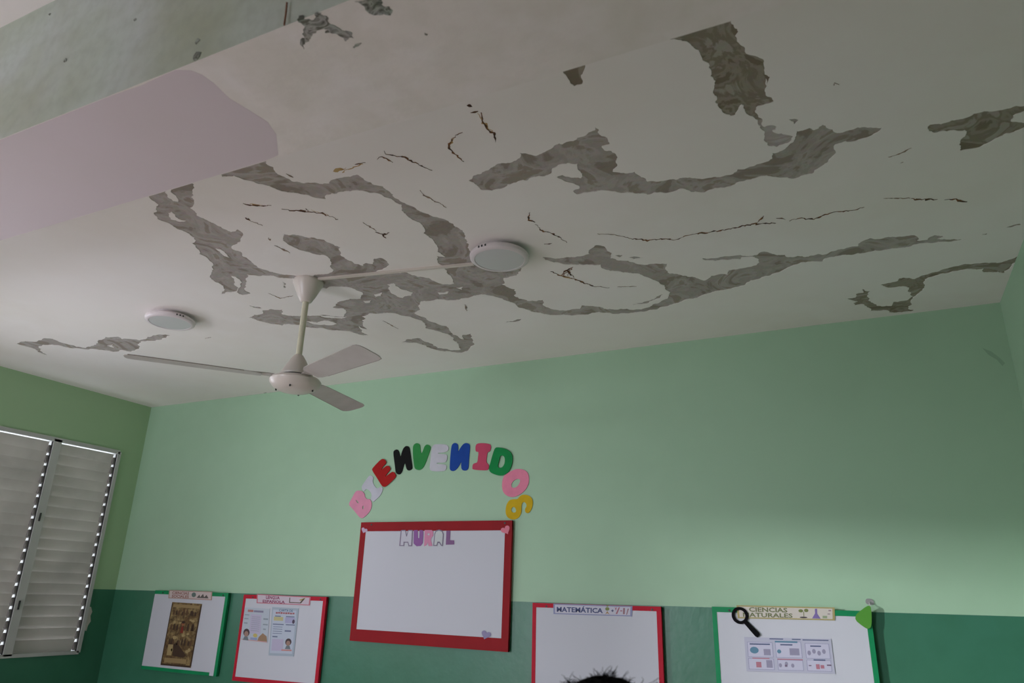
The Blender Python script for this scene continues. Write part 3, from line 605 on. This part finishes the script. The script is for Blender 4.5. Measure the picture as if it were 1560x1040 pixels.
board('green-taped whiteboard with a magnifying glass cut-out, furthest right', a.x, b.x, (a.z + b.z) / 2 - BH, (a.z + b.z) / 2, (.024, .024, .026, .026), M['green_tape'], OUT, math.radians(0))
YB = D - OUT - .0012

# MURAL cut-out letters and hearts
CM = lambda p: off(p, 600, 800, 15.6)
def sticker(name, outl, col, label, cat, group=None, holes=(), inner=None, incol=None, y=YB, sm=1, t=.0010, sup=None):
    cv = lambda p: [(q.x, q.z) for q in (on_y(x, yy, y) for x, yy in p)]
    o2 = chaikin(cv(outl), sm) if sm else cv(outl)
    org = (sum(p[0] for p in o2) / len(o2), y, min(p[1] for p in o2))
    mb = MB(); plate(mb, o2, [cv(h) for h in holes], lambda u, v, d: (u, y - d, v), .0002, t)
    o = mb.build(name, ink(*col), None, org); tag(o, label, cat, group)
    if inner:
        mb = MB(); plate(mb, cv(inner), [], lambda u, v, d: (u, y - d, v), t, t + .0005); mb.build('white_fill', ink(*incol), o)
    return o
sticker('paper_letter', CM([(130,490),(165,120),(190,110),(280,110),(305,225),(345,110),(440,110),(455,120),(435,495),(350,495),(330,410),(250,410),(245,490)]), (136, 124, 148), 'outlined white paper letter M on the red bordered board', 'letter', 'mural letters', (),
        CM([(158,470),(190,130),(270,130),(297,262),(315,262),(352,130),(432,130),(412,472),(368,472),(345,388),(235,388),(228,470)]), (204, 202, 214), sm=0)
sticker('paper_letter', CM([(475,115),(570,110),(575,300),(605,305),(612,110),(690,115),(705,160),(690,420),(640,490),(540,495),(470,430)]), (146, 96, 160), 'purple paper letter U on the red bordered board', 'letter', 'mural letters', sm=0)
sticker('paper_letter', CM([(735,110),(900,110),(940,150),(935,250),(890,300),(880,350),(920,490),(830,490),(800,400),(780,470),(720,495),(725,300)]), (212, 140, 172), 'pink paper letter R on the red bordered board', 'letter', 'mural letters', [CM([(800,190),(850,190),(850,235),(800,235)])], sm=0)
sticker('paper_letter', CM([(935,490),(965,200),(1000,120),(1080,100),(1150,120),(1188,200),(1165,490),(1125,490),(1080,420),(1050,420),(1030,490)]), (134, 126, 146), 'outlined white arch-shaped paper letter A on the red bordered board', 'letter', 'mural letters', (),
        CM([(962,465),(985,210),(1010,150),(1075,125),(1140,150),(1165,210),(1145,470),(1095,385),(1040,385),(1015,465)]), (200, 204, 206), sm=0)
sticker('paper_letter', CM([(1250,125),(1345,125),(1335,350),(1435,355),(1435,455),(1235,460)]), (134, 96, 140), 'dull purple paper letter L on the red bordered board', 'letter', 'mural letters', sm=0)
def heart(px, py, r, ang, col, label):
    pts = []
    for k in range(28):
        t = 2 * math.pi * k / 28; x = 16 * math.sin(t) ** 3; y = -(13 * math.cos(t) - 5 * math.cos(2 * t) - 2 * math.cos(3 * t) - math.cos(4 * t))
        ca, sa = math.cos(ang), math.sin(ang); pts.append((px + r / 16 * (x * ca - y * sa), py + r / 16 * (x * sa + y * ca)))
    sticker('heart_sticker', pts, col, label, 'sticker', 'paper hearts', sm=0, y=YB - .001)
heart(770.5, 807, 7.2, -.5, (226, 128, 148), 'pink paper heart at the top right corner of the red border')
heart(555, 807.5, 4.6, .4, (196, 168, 196), 'tiny lilac heart at the top left corner of the red border')
heart(740.3, 966.5, 7.4, .35, (148, 140, 176), 'greyish purple heart at the bottom right of the large board')

# header strips
def strip(name, px, label, base, border, parts, d=.003):
    S = Sheet(px, YB - .0006); b0 = S.base(); t = thing(name, b0, label, 'sign', 'subject signs')
    mb = MB(); S.poly(mb, chaikin([(0, 0), (1, 0), (1, 1), (0, 1)], 0), .0010, (), .0010); mb.build('border', ink(*border), t)
    mb = MB(); S.rect(mb, .022, .10, .978, .90, .0014); mb.build('paper', ink(*base), t)
    for kind, col, arg in parts:
        mb = MB()
        if kind == 'text':
            for s_, u0, v0, u1, v1 in arg: S.text(mb, s_, u0, v0, u1, v1, .0019, .028)
            mb.build('lettering', ink(*col), t)
        else:
            for pol in arg:
                mb = MB(); S.poly(mb, pol, .0020); mb.build('printed_picture', ink(*col), t)
    return S
def el(cu, cv, ru, rv, n=14): return [(cu + ru * math.cos(2 * math.pi * k / n), cv + rv * math.sin(2 * math.pi * k / n)) for k in range(n)]
def rc(u0, v0, u1, v1): return [(u0, v0), (u1, v0), (u1, v1), (u0, v1)]
strip('subject_sign', [(258, 898.5), (323.5, 901), (322.5, 914), (256.5, 911)], 'social sciences sign strip on the leftmost green-taped board', (206, 190, 188), (184, 150, 140),
      [('text', (148, 98, 88), [('CIENCIAS', .08, .52, .48, .86), ('SOCIALES', .08, .12, .48, .46)]), ('pic', (100, 118, 112), [el(.59, .55, .05, .28)]), ('pic', (98, 92, 88), [[(.66, .2), (.72, .6), (.74, .3), (.80, .7), (.83, .3), (.88, .6), (.93, .2)]])])
strip('subject_sign', [(391.5, 904.5), (473.5, 909), (472, 922), (391, 918.5)], 'Spanish language sign strip on the crimson-taped board with posters', (206, 192, 204), (196, 120, 136),
      [('text', (140, 52, 92), [('LENGUA', .18, .52, .44, .88), ('ESPAÑOLA', .12, .10, .54, .48)]), ('pic', (108, 96, 84), [rc(.62, .2, .635, .8), rc(.62, .2, .84, .3), [(.84, .2), (.90, .75), (.87, .78), (.82, .3)]]), ('pic', (186, 166, 84), [[(.80, .6), (.90, .85), (.91, .78), (.82, .5)]])])
strip('subject_sign', [(843, 919.3), (963.5, 923), (962.7, 938.7), (843.3, 935)], 'mathematics sign strip at the top of the empty crimson-taped board', (204, 202, 216), (148, 152, 188),
      [('text', (76, 84, 128), [('MATEMÁTICA', .045, .22, .64, .84)]), ('pic', (128, 140, 84), [el(.695, .66, .026, .17), el(.695, .95, .012, .08)]), ('pic', (176, 140, 96), [[(.67, .12), (.695, .45), (.725, .12), (.695, .25)]]), ('pic', (96, 100, 140), [rc(.745, .46, .775, .54), rc(.755, .38, .765, .62)]), ('pic', (176, 112, 128), [[(.785, .9), (.80, .5), (.815, .9), (.80, .75)], [(.80, .2), (.82, .2), (.85, .85), (.835, .85)], rc(.855, .46, .88, .56)]), ('pic', (160, 120, 130), [rc(.89, .2, .912, .8), [(.93, .15), (.94, .15), (.96, .75), (.945, .75)]])])
strip('subject_sign', [(1122, 921.5), (1271.5, 925), (1272, 944.8), (1124, 941.5)], 'natural sciences sign strip beside the magnifying glass cut-out', (208, 200, 192), (172, 160, 108),
      [('text', (116, 122, 86), [('CIENCIAS', .13, .52, .53, .88), ('NATURALES', .06, .12, .58, .46)]), ('pic', (120, 128, 78), [el(.665, .68, .024, .12), el(.72, .72, .022, .13), rc(.69, .25, .697, .62)]), ('pic', (82, 72, 76), [el(.69, .18, .04, .06)]), ('pic', (130, 112, 170), [[(.775, .12), (.86, .12), (.828, .5), (.828, .86), (.806, .86), (.806, .5)]]), ('pic', (150, 164, 132), [rc(.88, .15, .925, .34)]), ('pic', (150, 130, 140), [rc(.94, .7, .965, .8), rc(.93, .45, .955, .52)])])

# posters
def poster(name, px, label, cat, base, pieces, d=.0012):
    S = Sheet(px, YB - .0004); t = thing(name, S.base(), label, cat)
    mb = MB(); S.rect(mb, 0, 0, 1, 1, d, d); mb.build('sheet', ink(*base) if isinstance(base, tuple) else base, t)
    for k, (kind, col, arg) in enumerate(pieces):
        mb = MB()
        if kind == 'text':
            for s_, u0, v0, u1, v1 in arg: S.text(mb, s_, u0, v0, u1, v1, d + .0004 + .00008 * k)
            mb.build('lettering', ink(*col), t)
        else:
            for pol in arg:
                mb = MB(); S.poly(mb, pol, d + .0004 + .00008 * k, (), .0003); mb.build('printed_picture', ink(*col), t)
    return S
r2 = random.Random(11)
figs = []; figs2 = []; lights_ = []
for row, (v0, hh) in enumerate(((.80, .09), (.56, .11), (.33, .11))):
    for k in range(9):
        u = .08 + .84 * (k + r2.uniform(.1, .9)) / 9; h2 = hh * r2.uniform(.6, 1.1)
        (figs if r2.random() < .6 else figs2).append([(u - .035, v0), (u + .035, v0), (u + .028, v0 + h2 * .7), (u + .012, v0 + h2), (u - .012, v0 + h2), (u - .028, v0 + h2 * .7)])
for k in range(10):
    u, v = r2.uniform(.15, .85), r2.choice((.70, .47, .25)) + r2.uniform(-.03, .04); lights_.append(el(u, v, r2.uniform(.04, .10), r2.uniform(.012, .03)))
poster('history_poster', [(262.6, 916.7), (308, 919.6), (290.7, 1016.9), (244.6, 1012.6)], 'tall sepia brown picture of crowds on the leftmost whiteboard', 'poster', mat('sepia_print', s2l(112, 88, 58), .6, [(22, s2l(168, 146, 100), .9, 4), (48, s2l(70, 52, 40), .8, 4)], spec=.2),
       [('pic', (156, 132, 92), [rc(.06, .92, .94, .97), rc(.10, .05, .82, .12)]), ('pic', (170, 148, 104), lights_ + [rc(.14, .16, .30, .36)]),
        ('pic', (72, 54, 42), figs + [[(.30, .34), (.42, .36), (.78, .18), (.70, .14), (.34, .16)], rc(.02, .0, .98, .03), rc(.0, .02, .03, .98), rc(.965, .02, 1, .98)]), ('pic', (98, 72, 52), figs2), ('pic', (132, 52, 40), [[(.45, .52), (.55, .52), (.53, .62), (.47, .62)]]), ('pic', (150, 96, 68), [el(.5, .66, .05, .03)]), ('pic', (64, 48, 40), [el(.5, .69, .055, .022)])])
def kid(cu, cv, r, asp):           # a little drawn head with dark hair
    return [('pic', (80, 66, 70), [el(cu, cv + r * .25 * asp, r, r * asp)]), ('pic', (164, 132, 120), [el(cu, cv - .1 * r * asp, r * .66, r * .72 * asp)]), ('pic', (118, 126, 132), [[(cu - r * .9, cv - r * 1.7 * asp), (cu + r * .9, cv - r * 1.7 * asp), (cu + r * .5, cv - .75 * r * asp), (cu - r * .5, cv - .75 * r * asp)]])]
poster('worksheet', [(373, 925), (411.3, 927), (407.8, 978.6), (367.4, 973.7)], 'small pale worksheet with a drawn child at the left of the crimson-taped board', 'poster', (188, 196, 208),
       [('pic', (192, 184, 208), [rc(.28, .22, .70, .80)]), ('pic', (180, 124, 122), [rc(.14, .87, .36, .94)]), ('pic', (140, 136, 160), [rc(.38, .87, .76, .93)]), ('pic', (150, 160, 172), [rc(.04, .76, .22, .79), rc(.04, .64, .20, .67), rc(.04, .5, .18, .54), rc(.78, .66, .96, .71), rc(.78, .5, .96, .54), rc(.80, .36, .9, .40)] + [rc(.33, .3 + .06 * k, .65, .315 + .06 * k) for k in range(8)]),
        ('pic', (196, 180, 110), [el(.52, .17, .08, .06)]), ('pic', (160, 130, 104), [[(.62, .02), (.98, .03), (.95, .18), (.80, .26), (.66, .14)]]), ('pic', (150, 160, 196), [rc(.35, .03, .6, .10)]), ('pic', (206, 160, 160), [rc(.02, .0, .98, .025)])] + kid(.18, .20, .12, 1.0))
lam = poster('laminated_chart', [(414.8, 924.3), (455.2, 926.4), (447.6, 999.5), (409.2, 998)], 'glossy laminated chart with rounded look right of the small worksheet', 'poster', (170, 182, 196),
       [('pic', (190, 198, 214), [rc(.05, .05, .93, .95)]), ('text', (48, 96, 132), [('CARTA DE', .28, .915, .80, .965)]), ('pic', (172, 106, 110), [rc(.16 + .09 * k, .865 + .004 * (k % 2), .235 + .09 * k, .90 + .003 * (k % 3)) for k in range(8)]), ('pic', (196, 188, 140), [rc(.10, .72, .46, .80)]), ('pic', (172, 170, 204), [rc(.54, .68, .90, .80)]),
        ('pic', (112, 120, 150), [rc(.14, .805, .36, .825), rc(.56, .805, .88, .825), rc(.08, .635, .5, .655), rc(.58, .635, .92, .655), rc(.56, .50, .8, .53), rc(.10, .375, .3, .40)] + [rc(.1, .45 + .045 * k, .46, .46 + .045 * k) for k in range(4)]),
        ('pic', (188, 180, 206), [rc(.10, .10, .55, .34)]), ('pic', (84, 72, 90), [el(.86, .715, .05, .045)]), ('pic', (200, 140, 136), [rc(.50, .105, .90, .135)])] + kid(.74, .27, .12, .62))
boxes = [rc(.03, .42, .33, .86), rc(.36, .42, .66, .90), rc(.70, .42, .97, .86), rc(.03, .06, .33, .38), rc(.37, .06, .66, .36), rc(.70, .06, .97, .38)]
poster('science_chart', [(1133.7, 970), (1266, 973), (1272.5, 1026), (1137.5, 1022)], 'wide lilac chart of six drawn boxes on the green-taped board', 'poster', (186, 186, 204),
       [('pic', (150, 150, 182), boxes), ('pic', (198, 196, 216), [[(p[0][0] + .006, p[0][1] + .012), (p[1][0] - .006, p[1][1] + .012), (p[2][0] - .006, p[2][1] - .012), (p[3][0] + .006, p[3][1] - .012)] for p in boxes]),
        ('pic', (96, 136, 160), [el(.11, .62, .052, .10), el(.40, .60, .024, .06), rc(.36, .86, .62, .91)]), ('pic', (92, 100, 134), [rc(.06, .78, .30, .82), rc(.42, .78, .56, .82), rc(.76, .76, .88, .80), rc(.78, .36, .91, .40), rc(.30, .95, .46, .98), rc(.56, .95, .66, .98), rc(.68, .94, .97, .97)]),
        ('pic', (180, 120, 136), [rc(.08, .37, .28, .40), rc(.37, .36, .66, .39), rc(.12, .12, .18, .28), rc(.80, .12, .84, .26), rc(.85, .14, .89, .24)]), ('pic', (150, 146, 170), [el(.74 + .055 * k, .58 + .05 * (k % 2), .02, .07) for k in range(4)] + [el(.40 + .07 * k, .2 + .05 * (k % 2), .018, .06) for k in range(3)] + [rc(.24, .12, .31, .34), rc(.22, .48, .30, .66), rc(.52, .5, .63, .7)]), ('pic', (120, 104, 128), [rc(.72, .20, .75, .23), rc(.92, .22, .97, .26), rc(.45, .16, .48, .22)])])

# magnifying glass cut-out
org = on_y(1127.3, 950, YB - .004)
mg = thing('magnifier_cutout', org, 'black magnifying glass cut-out over the natural sciences sign', 'decoration')
yp = YB - .0032
cc = on_y(1127.3, 937.2, yp); h0 = on_y(1135.2, 946.6, yp); h1 = on_y(1153.6, 966.2, yp)
ro = (on_y(1140, 937.2, yp) - cc).length; ri = ro * .64
mb = MB(); plate(mb, [(cc.x + ro * math.cos(k * math.pi / 20), cc.z + ro * math.sin(k * math.pi / 20)) for k in range(40)], [[(cc.x + ri * math.cos(k * math.pi / 20), cc.z + ri * math.sin(k * math.pi / 20)) for k in range(40)]], lambda u, v, d: (u, YB - d, v), .0036, .0062)
mb.build('rim', M['black'], mg)
dv = (h1 - h0).normalized(); sv = Vector((-dv.z, 0, dv.x)); wd = ro * .31
pts = [h0 + sv * wd * .8, h1 + sv * wd * 1.05, h1 + dv * wd * .8 + sv * wd * .7, h1 + dv * wd * .8 - sv * wd * .7, h1 - sv * wd * 1.05, h0 - sv * wd * .8]
mb = MB(); plate(mb, [(p.x, p.z) for p in pts], [], lambda u, v, d: (u, YB - d, v), .0036, .0060); mb.build('handle', M['black'], mg)
# green triangle with its clear hook
tri = chaikin([(1298, 940.5), (1320, 922.5), (1326, 922), (1327.8, 930), (1328, 953), (1324, 957.8), (1318, 956.6)], 1)
o = sticker('triangle_cutout', tri, (86, 152, 56), 'bright green foam triangle on the corner of the rightmost whiteboard', 'decoration', y=YB - .002, sm=1, t=.006)
hk = on_y(1324.5, 917, D)
t = thing('wall_hook', hk, 'small clear plastic hook stuck on the wall above the green triangle', 'hook')
gl = bpy.data.materials.new('clear_plastic'); gl.use_nodes = True; gb = gl.node_tree.nodes['Principled BSDF']
gb.inputs['Base Color'].default_value = (*s2l(206, 200, 204), 1); gb.inputs['Roughness'].default_value = .2; gb.inputs['Alpha'].default_value = .45
mb = MB(); plate(mb, chaikin([(hk.x - .018, hk.z - .010), (hk.x + .018, hk.z - .014), (hk.x + .022, hk.z + .006), (hk.x + .006, hk.z + .018), (hk.x - .016, hk.z + .016)], 2), [], lambda u, v, d: (u, D - d, v), .0, .004); mb.build('adhesive_pad', gl, t)
MB().tube([hk + Vector((0, -.004, -.002)), hk + Vector((0, -.016, -.006)), hk + Vector((0, -.022, -.016)), hk + Vector((0, -.030, -.014))], .0035, 8).build('hook_arm', gl, t)
# mould marks in the corner by the right wall
for i, (pts_, mm) in enumerate(((off([(455,235),(520,260),(585,310),(620,345),(600,365),(560,320),(500,285)], 1400, 480, 4.725), s2l(150, 182, 154)),)):
    mb = MB(); plate(mb, [(q.x, q.z) for q in (on_y(x, y, D) for x, y in pts_)], [], lambda u, v, d: (u, D - d, v), -.001, .0006); mb.build('damp_mark', mat('damp_mark', mm, .8), wall_back)
for y0, z0, w_, h_ in ((3.72, 2.52, .012, .10), (3.78, 2.62, .010, .05), (3.9, 2.36, .008, .09)):
    mb = MB(); plate(mb, [(y0 - w_, z0), (y0 + w_ * .4, z0 - h_ * .6), (y0 + w_, z0), (y0 + w_ * .5, z0 + h_), (y0 - w_ * .4, z0 + h_ * .7)], [], lambda u, v, d: (XR - d, u, v), -.001, .0006); mb.build('damp_mark', M['spall'], bpy.data.objects['wall_right'])
# chipped plaster beside the window
q = Vector((XL, 3.995, 1.26)); mb = MB()
pol = [(q.y - .02, q.z + .09), (q.y + .012, q.z + .085), (q.y + .03, q.z + .05), (q.y + .022, q.z + .02), (q.y + .034, q.z - .02), (q.y + .018, q.z - .05), (q.y + .014, q.z - .09), (q.y - .02, q.z - .08)]
plate(mb, pol, [], lambda u, v, d: (XL + d, u, v), -.001, .0015); mb.build('chipped_plaster', plain('chipped_plaster', (206, 200, 194), .9, bump=.4), wall_left)

# ------------------------------------------------------------------ person: only the crown of black hair reaches into the frame
top = ray(921, 1027.5); top = Vector(top / np.linalg.norm(top)) * 1.22; top.z += CAMZ
hx, hy, ht = top.x, top.y, top.z - .004
def person():
    t = thing('person', (hx, hy, 0), 'person with black frizzy hair, only the crown showing at the bottom edge', 'person')
    Hh = ht; k = Hh / 1.36
    def skin(name, verts, edges, mt, sub=2, root=0):
        me = bpy.data.meshes.new(name); me.from_pydata([v[:3] for v in verts], edges, [])
        o = bpy.data.objects.new(name, me); C.objects.link(o); o.parent = t
        me.materials.append(mt)
        o.modifiers.new('skin', 'SKIN'); s_ = o.modifiers.new('smooth', 'SUBSURF'); s_.levels = sub; s_.render_levels = sub
        if not me.skin_vertices: 
            bpy.context.view_layer.objects.active = o
        lay = me.skin_vertices[0].data
        for i, v in enumerate(verts):
            r = v[3]; lay[i].radius = (r, v[4] if len(v) > 4 else r); lay[i].use_root = (i == root)
        for p_ in me.polygons: p_.use_smooth = True
        return o
    sk = plain('skin', (120, 84, 64), .5); shirt = plain('school_shirt', (150, 178, 206), .8); pants = plain('school_trousers', (150, 132, 104), .8); shoe = plain('shoe_black', (24, 22, 22), .4); hairm = plain('black_hair', (7, 6, 7), .85, spec=.08)
    z = lambda f: f * k
    V_ = [(0, 0, z(.70), .115 * k, .085 * k), (0, 0, z(.86), .105 * k, .08 * k), (0, .005, z(1.02), .125 * k, .085 * k), (0, 0, z(1.10), .085 * k, .06 * k), (0, .0, z(1.145), .04 * k), (0, .012, z(1.20), .042 * k), (0, .02, z(1.27), .07 * k, .082 * k), (0, .01, z(1.32), .062 * k, .072 * k)]
    Ed = [(i, i + 1) for i in range(7)]
    for s_ in (-1, 1):
        b_ = len(V_)
        V_ += [(s_ * .15 * k, 0, z(1.08), .048 * k), (s_ * .185 * k, -.01, z(.86), .036 * k), (s_ * .195 * k, .03, z(.67), .026 * k), (s_ * .196 * k, .04, z(.62), .030 * k, .016 * k)]
        Ed += [(3, b_), (b_, b_ + 1), (b_ + 1, b_ + 2), (b_ + 2, b_ + 3)]
        for j in range(4):
            f0 = len(V_); yo = .04 + (j - 1.5) * .017 * k; ln = (.055, .064, .060, .046)[j] * k
            V_ += [(s_ * .196 * k, yo, z(.592), .0085 * k), (s_ * .190 * k, yo + .003, z(.592) - ln * .55, .0078 * k), (s_ * .180 * k, yo + .004, z(.592) - ln, .0065 * k)]
            Ed += [(b_ + 3, f0), (f0, f0 + 1), (f0 + 1, f0 + 2)]
        f0 = len(V_); V_ += [(s_ * .185 * k, .068 * k, z(.615), .009 * k), (s_ * .178 * k, .085 * k, z(.585), .008 * k)]; Ed += [(b_ + 3, f0), (f0, f0 + 1)]
        b_ = len(V_)
        V_ += [(s_ * .075 * k, 0, z(.66), .082 * k), (s_ * .082 * k, .01, z(.37), .056 * k), (s_ * .085 * k, -.01, z(.09), .036 * k), (s_ * .09 * k, .07 * k, z(.035), .030 * k)]
        Ed += [(0, b_), (b_, b_ + 1), (b_ + 1, b_ + 2), (b_ + 2, b_ + 3)]
    skin('body', V_, Ed, sk)
    # clothes as slightly larger shells around the trunk and legs
    MB().lathe([(.128 * k, z(.66)), (.135 * k, z(.72)), (.122 * k, z(.86)), (.142 * k, z(1.0)), (.128 * k, z(1.09)), (.06 * k, z(1.14))], (0, 0, 0), 32).build('shirt', shirt, None, (0, 0, 0), True).parent = t
    for s_ in (-1, 1):
        MB().tube([(s_ * .13 * k, 0, z(1.10)), (s_ * .17 * k, -.005, z(.98)), (s_ * .182 * k, -.01, z(.90))], [.058 * k, .056 * k, .054 * k], 16).build('sleeve', shirt, None, (0, 0, 0), True).parent = t
        MB().tube([(s_ * .070 * k, 0, z(.72)), (s_ * .078 * k, 0, z(.60)), (s_ * .083 * k, .01, z(.37)), (s_ * .086 * k, -.008, z(.08))], [.095 * k, .092 * k, .068 * k, .056 * k], 18).build('trouser_leg', pants, None, (0, 0, 0), True).parent = t
        MB().box((s_ * .09 * k - .04 * k, -.06 * k, 0), (s_ * .09 * k + .04 * k, .14 * k, .075 * k)).build('shoe', shoe, None, (0, 0, 0)).parent = t
    # face: turned to the boards, away from the camera
    eyem = plain('eye', (30, 24, 22), .2)
    for s_ in (-1, 1): MB().lathe([(.001, -.009), (.009, -.005), (.011, 0), (.009, .005), (.001, .009)], (s_ * .03 * k, .098 * k, z(1.265)), 12).build('eye', eyem, None, (0, 0, 0), True).parent = t
    MB().tube([(0, .098 * k, z(1.27)), (0, .112 * k, z(1.245)), (0, .102 * k, z(1.232))], [.008, .013, .008], 10).build('nose', sk, None, (0, 0, 0), True).parent = t
    MB().tube([(-.022 * k, .090 * k, z(1.205)), (0, .097 * k, z(1.203)), (.022 * k, .090 * k, z(1.205))], [.004, .007, .004], 8).build('mouth', plain('lips', (122, 66, 60), .5), None, (0, 0, 0), True).parent = t
    for s_ in (-1, 1): MB().tube([(s_ * .078 * k, .015, z(1.285)), (s_ * .088 * k, .008, z(1.262)), (s_ * .078 * k, .012, z(1.238))], [.008, .013, .008], 8).build('ear', sk, None, (0, 0, 0), True).parent = t
    # hair: cap and frizz
    hb = MB(); n1, n2 = 40, 20; vv = []; ff_ = []; cz = z(1.36) - .108
    rr_ = random.Random(5)
    for i in range(n2 + 1):
        th = math.pi * .66 * i / n2
        for j in range(n1):
            ph = 2 * math.pi * j / n1; cut = 1.0
            if math.sin(ph) > .3 and th > 1.15: th2 = 1.15
            else: th2 = th
            r_ = 1 + rr_.uniform(-.02, .02)
            vv.append((.107 * r_ * math.sin(th2) * math.cos(ph), .012 + .113 * r_ * math.sin(th2) * math.sin(ph), cz + .108 * r_ * math.cos(th2)))
    for i in range(n2):
        for j in range(n1): ff_.append((i * n1 + j, i * n1 + (j + 1) % n1, (i + 1) * n1 + (j + 1) % n1, (i + 1) * n1 + j))
    hb.add(vv, ff_); hair = hb.build('hair', hairm, None, (0, 0, 0), True); hair.parent = t; hair['_org'] = (0, 0, 0)
    fr = MB()
    def strand(th, ph, L, sx, sy):
        p = Vector((.105 * math.sin(th) * math.cos(ph), .012 + .11 * math.sin(th) * math.sin(ph), cz + .104 * math.cos(th)))
        d = Vector((math.sin(th) * math.cos(ph), math.sin(th) * math.sin(ph), math.cos(th))) * .6 + Vector((sx, sy, 0)); d.normalize()
        pts = [p]
        for s_ in range(6):
            d = (d + Vector((rr_.uniform(-.5, .5), rr_.uniform(-.5, .5), rr_.uniform(-.45, .25)))).normalized(); pts.append(pts[-1] + d * L / 6)
        fr.tube(pts, [.0007, .0006, .0006, .0005, .0005, .0004, .0003], 4)
    for _ in range(700): strand(rr_.uniform(0, 1.25), rr_.uniform(0, 2 * math.pi), rr_.uniform(.006, .016), rr_.uniform(-.8, .8), rr_.uniform(-.8, .8))
    def tuft(x0_, n_, L0, L1, bend):
        for _ in range(n_):
            xx = x0_ + rr_.uniform(-.012, .012); th = abs(xx) / .108 * 1.1; strand(th, 0 if xx > 0 else math.pi, rr_.uniform(L0, L1), bend + rr_.uniform(-.4, .4), rr_.uniform(-.3, .3))
    tuft(-.045, 26, .015, .030, -.6); tuft(.0, 22, .012, .026, .1); tuft(.018, 14, .014, .026, .6); tuft(.055, 16, .03, .06, 1.6); tuft(-.065, 12, .02, .035, -1.2)
    f_ = fr.build('frizz', hairm, None, (0, 0, 0)); f_.parent = hair; f_['kind'] = 'stuff'
    return t
per = person()
ang = math.atan2(-hx, 1)
per.rotation_euler = (0, 0, .25)

for o in C.objects:
    if '_org' in o: del o['_org']
SC.cycles.use_denoising = True
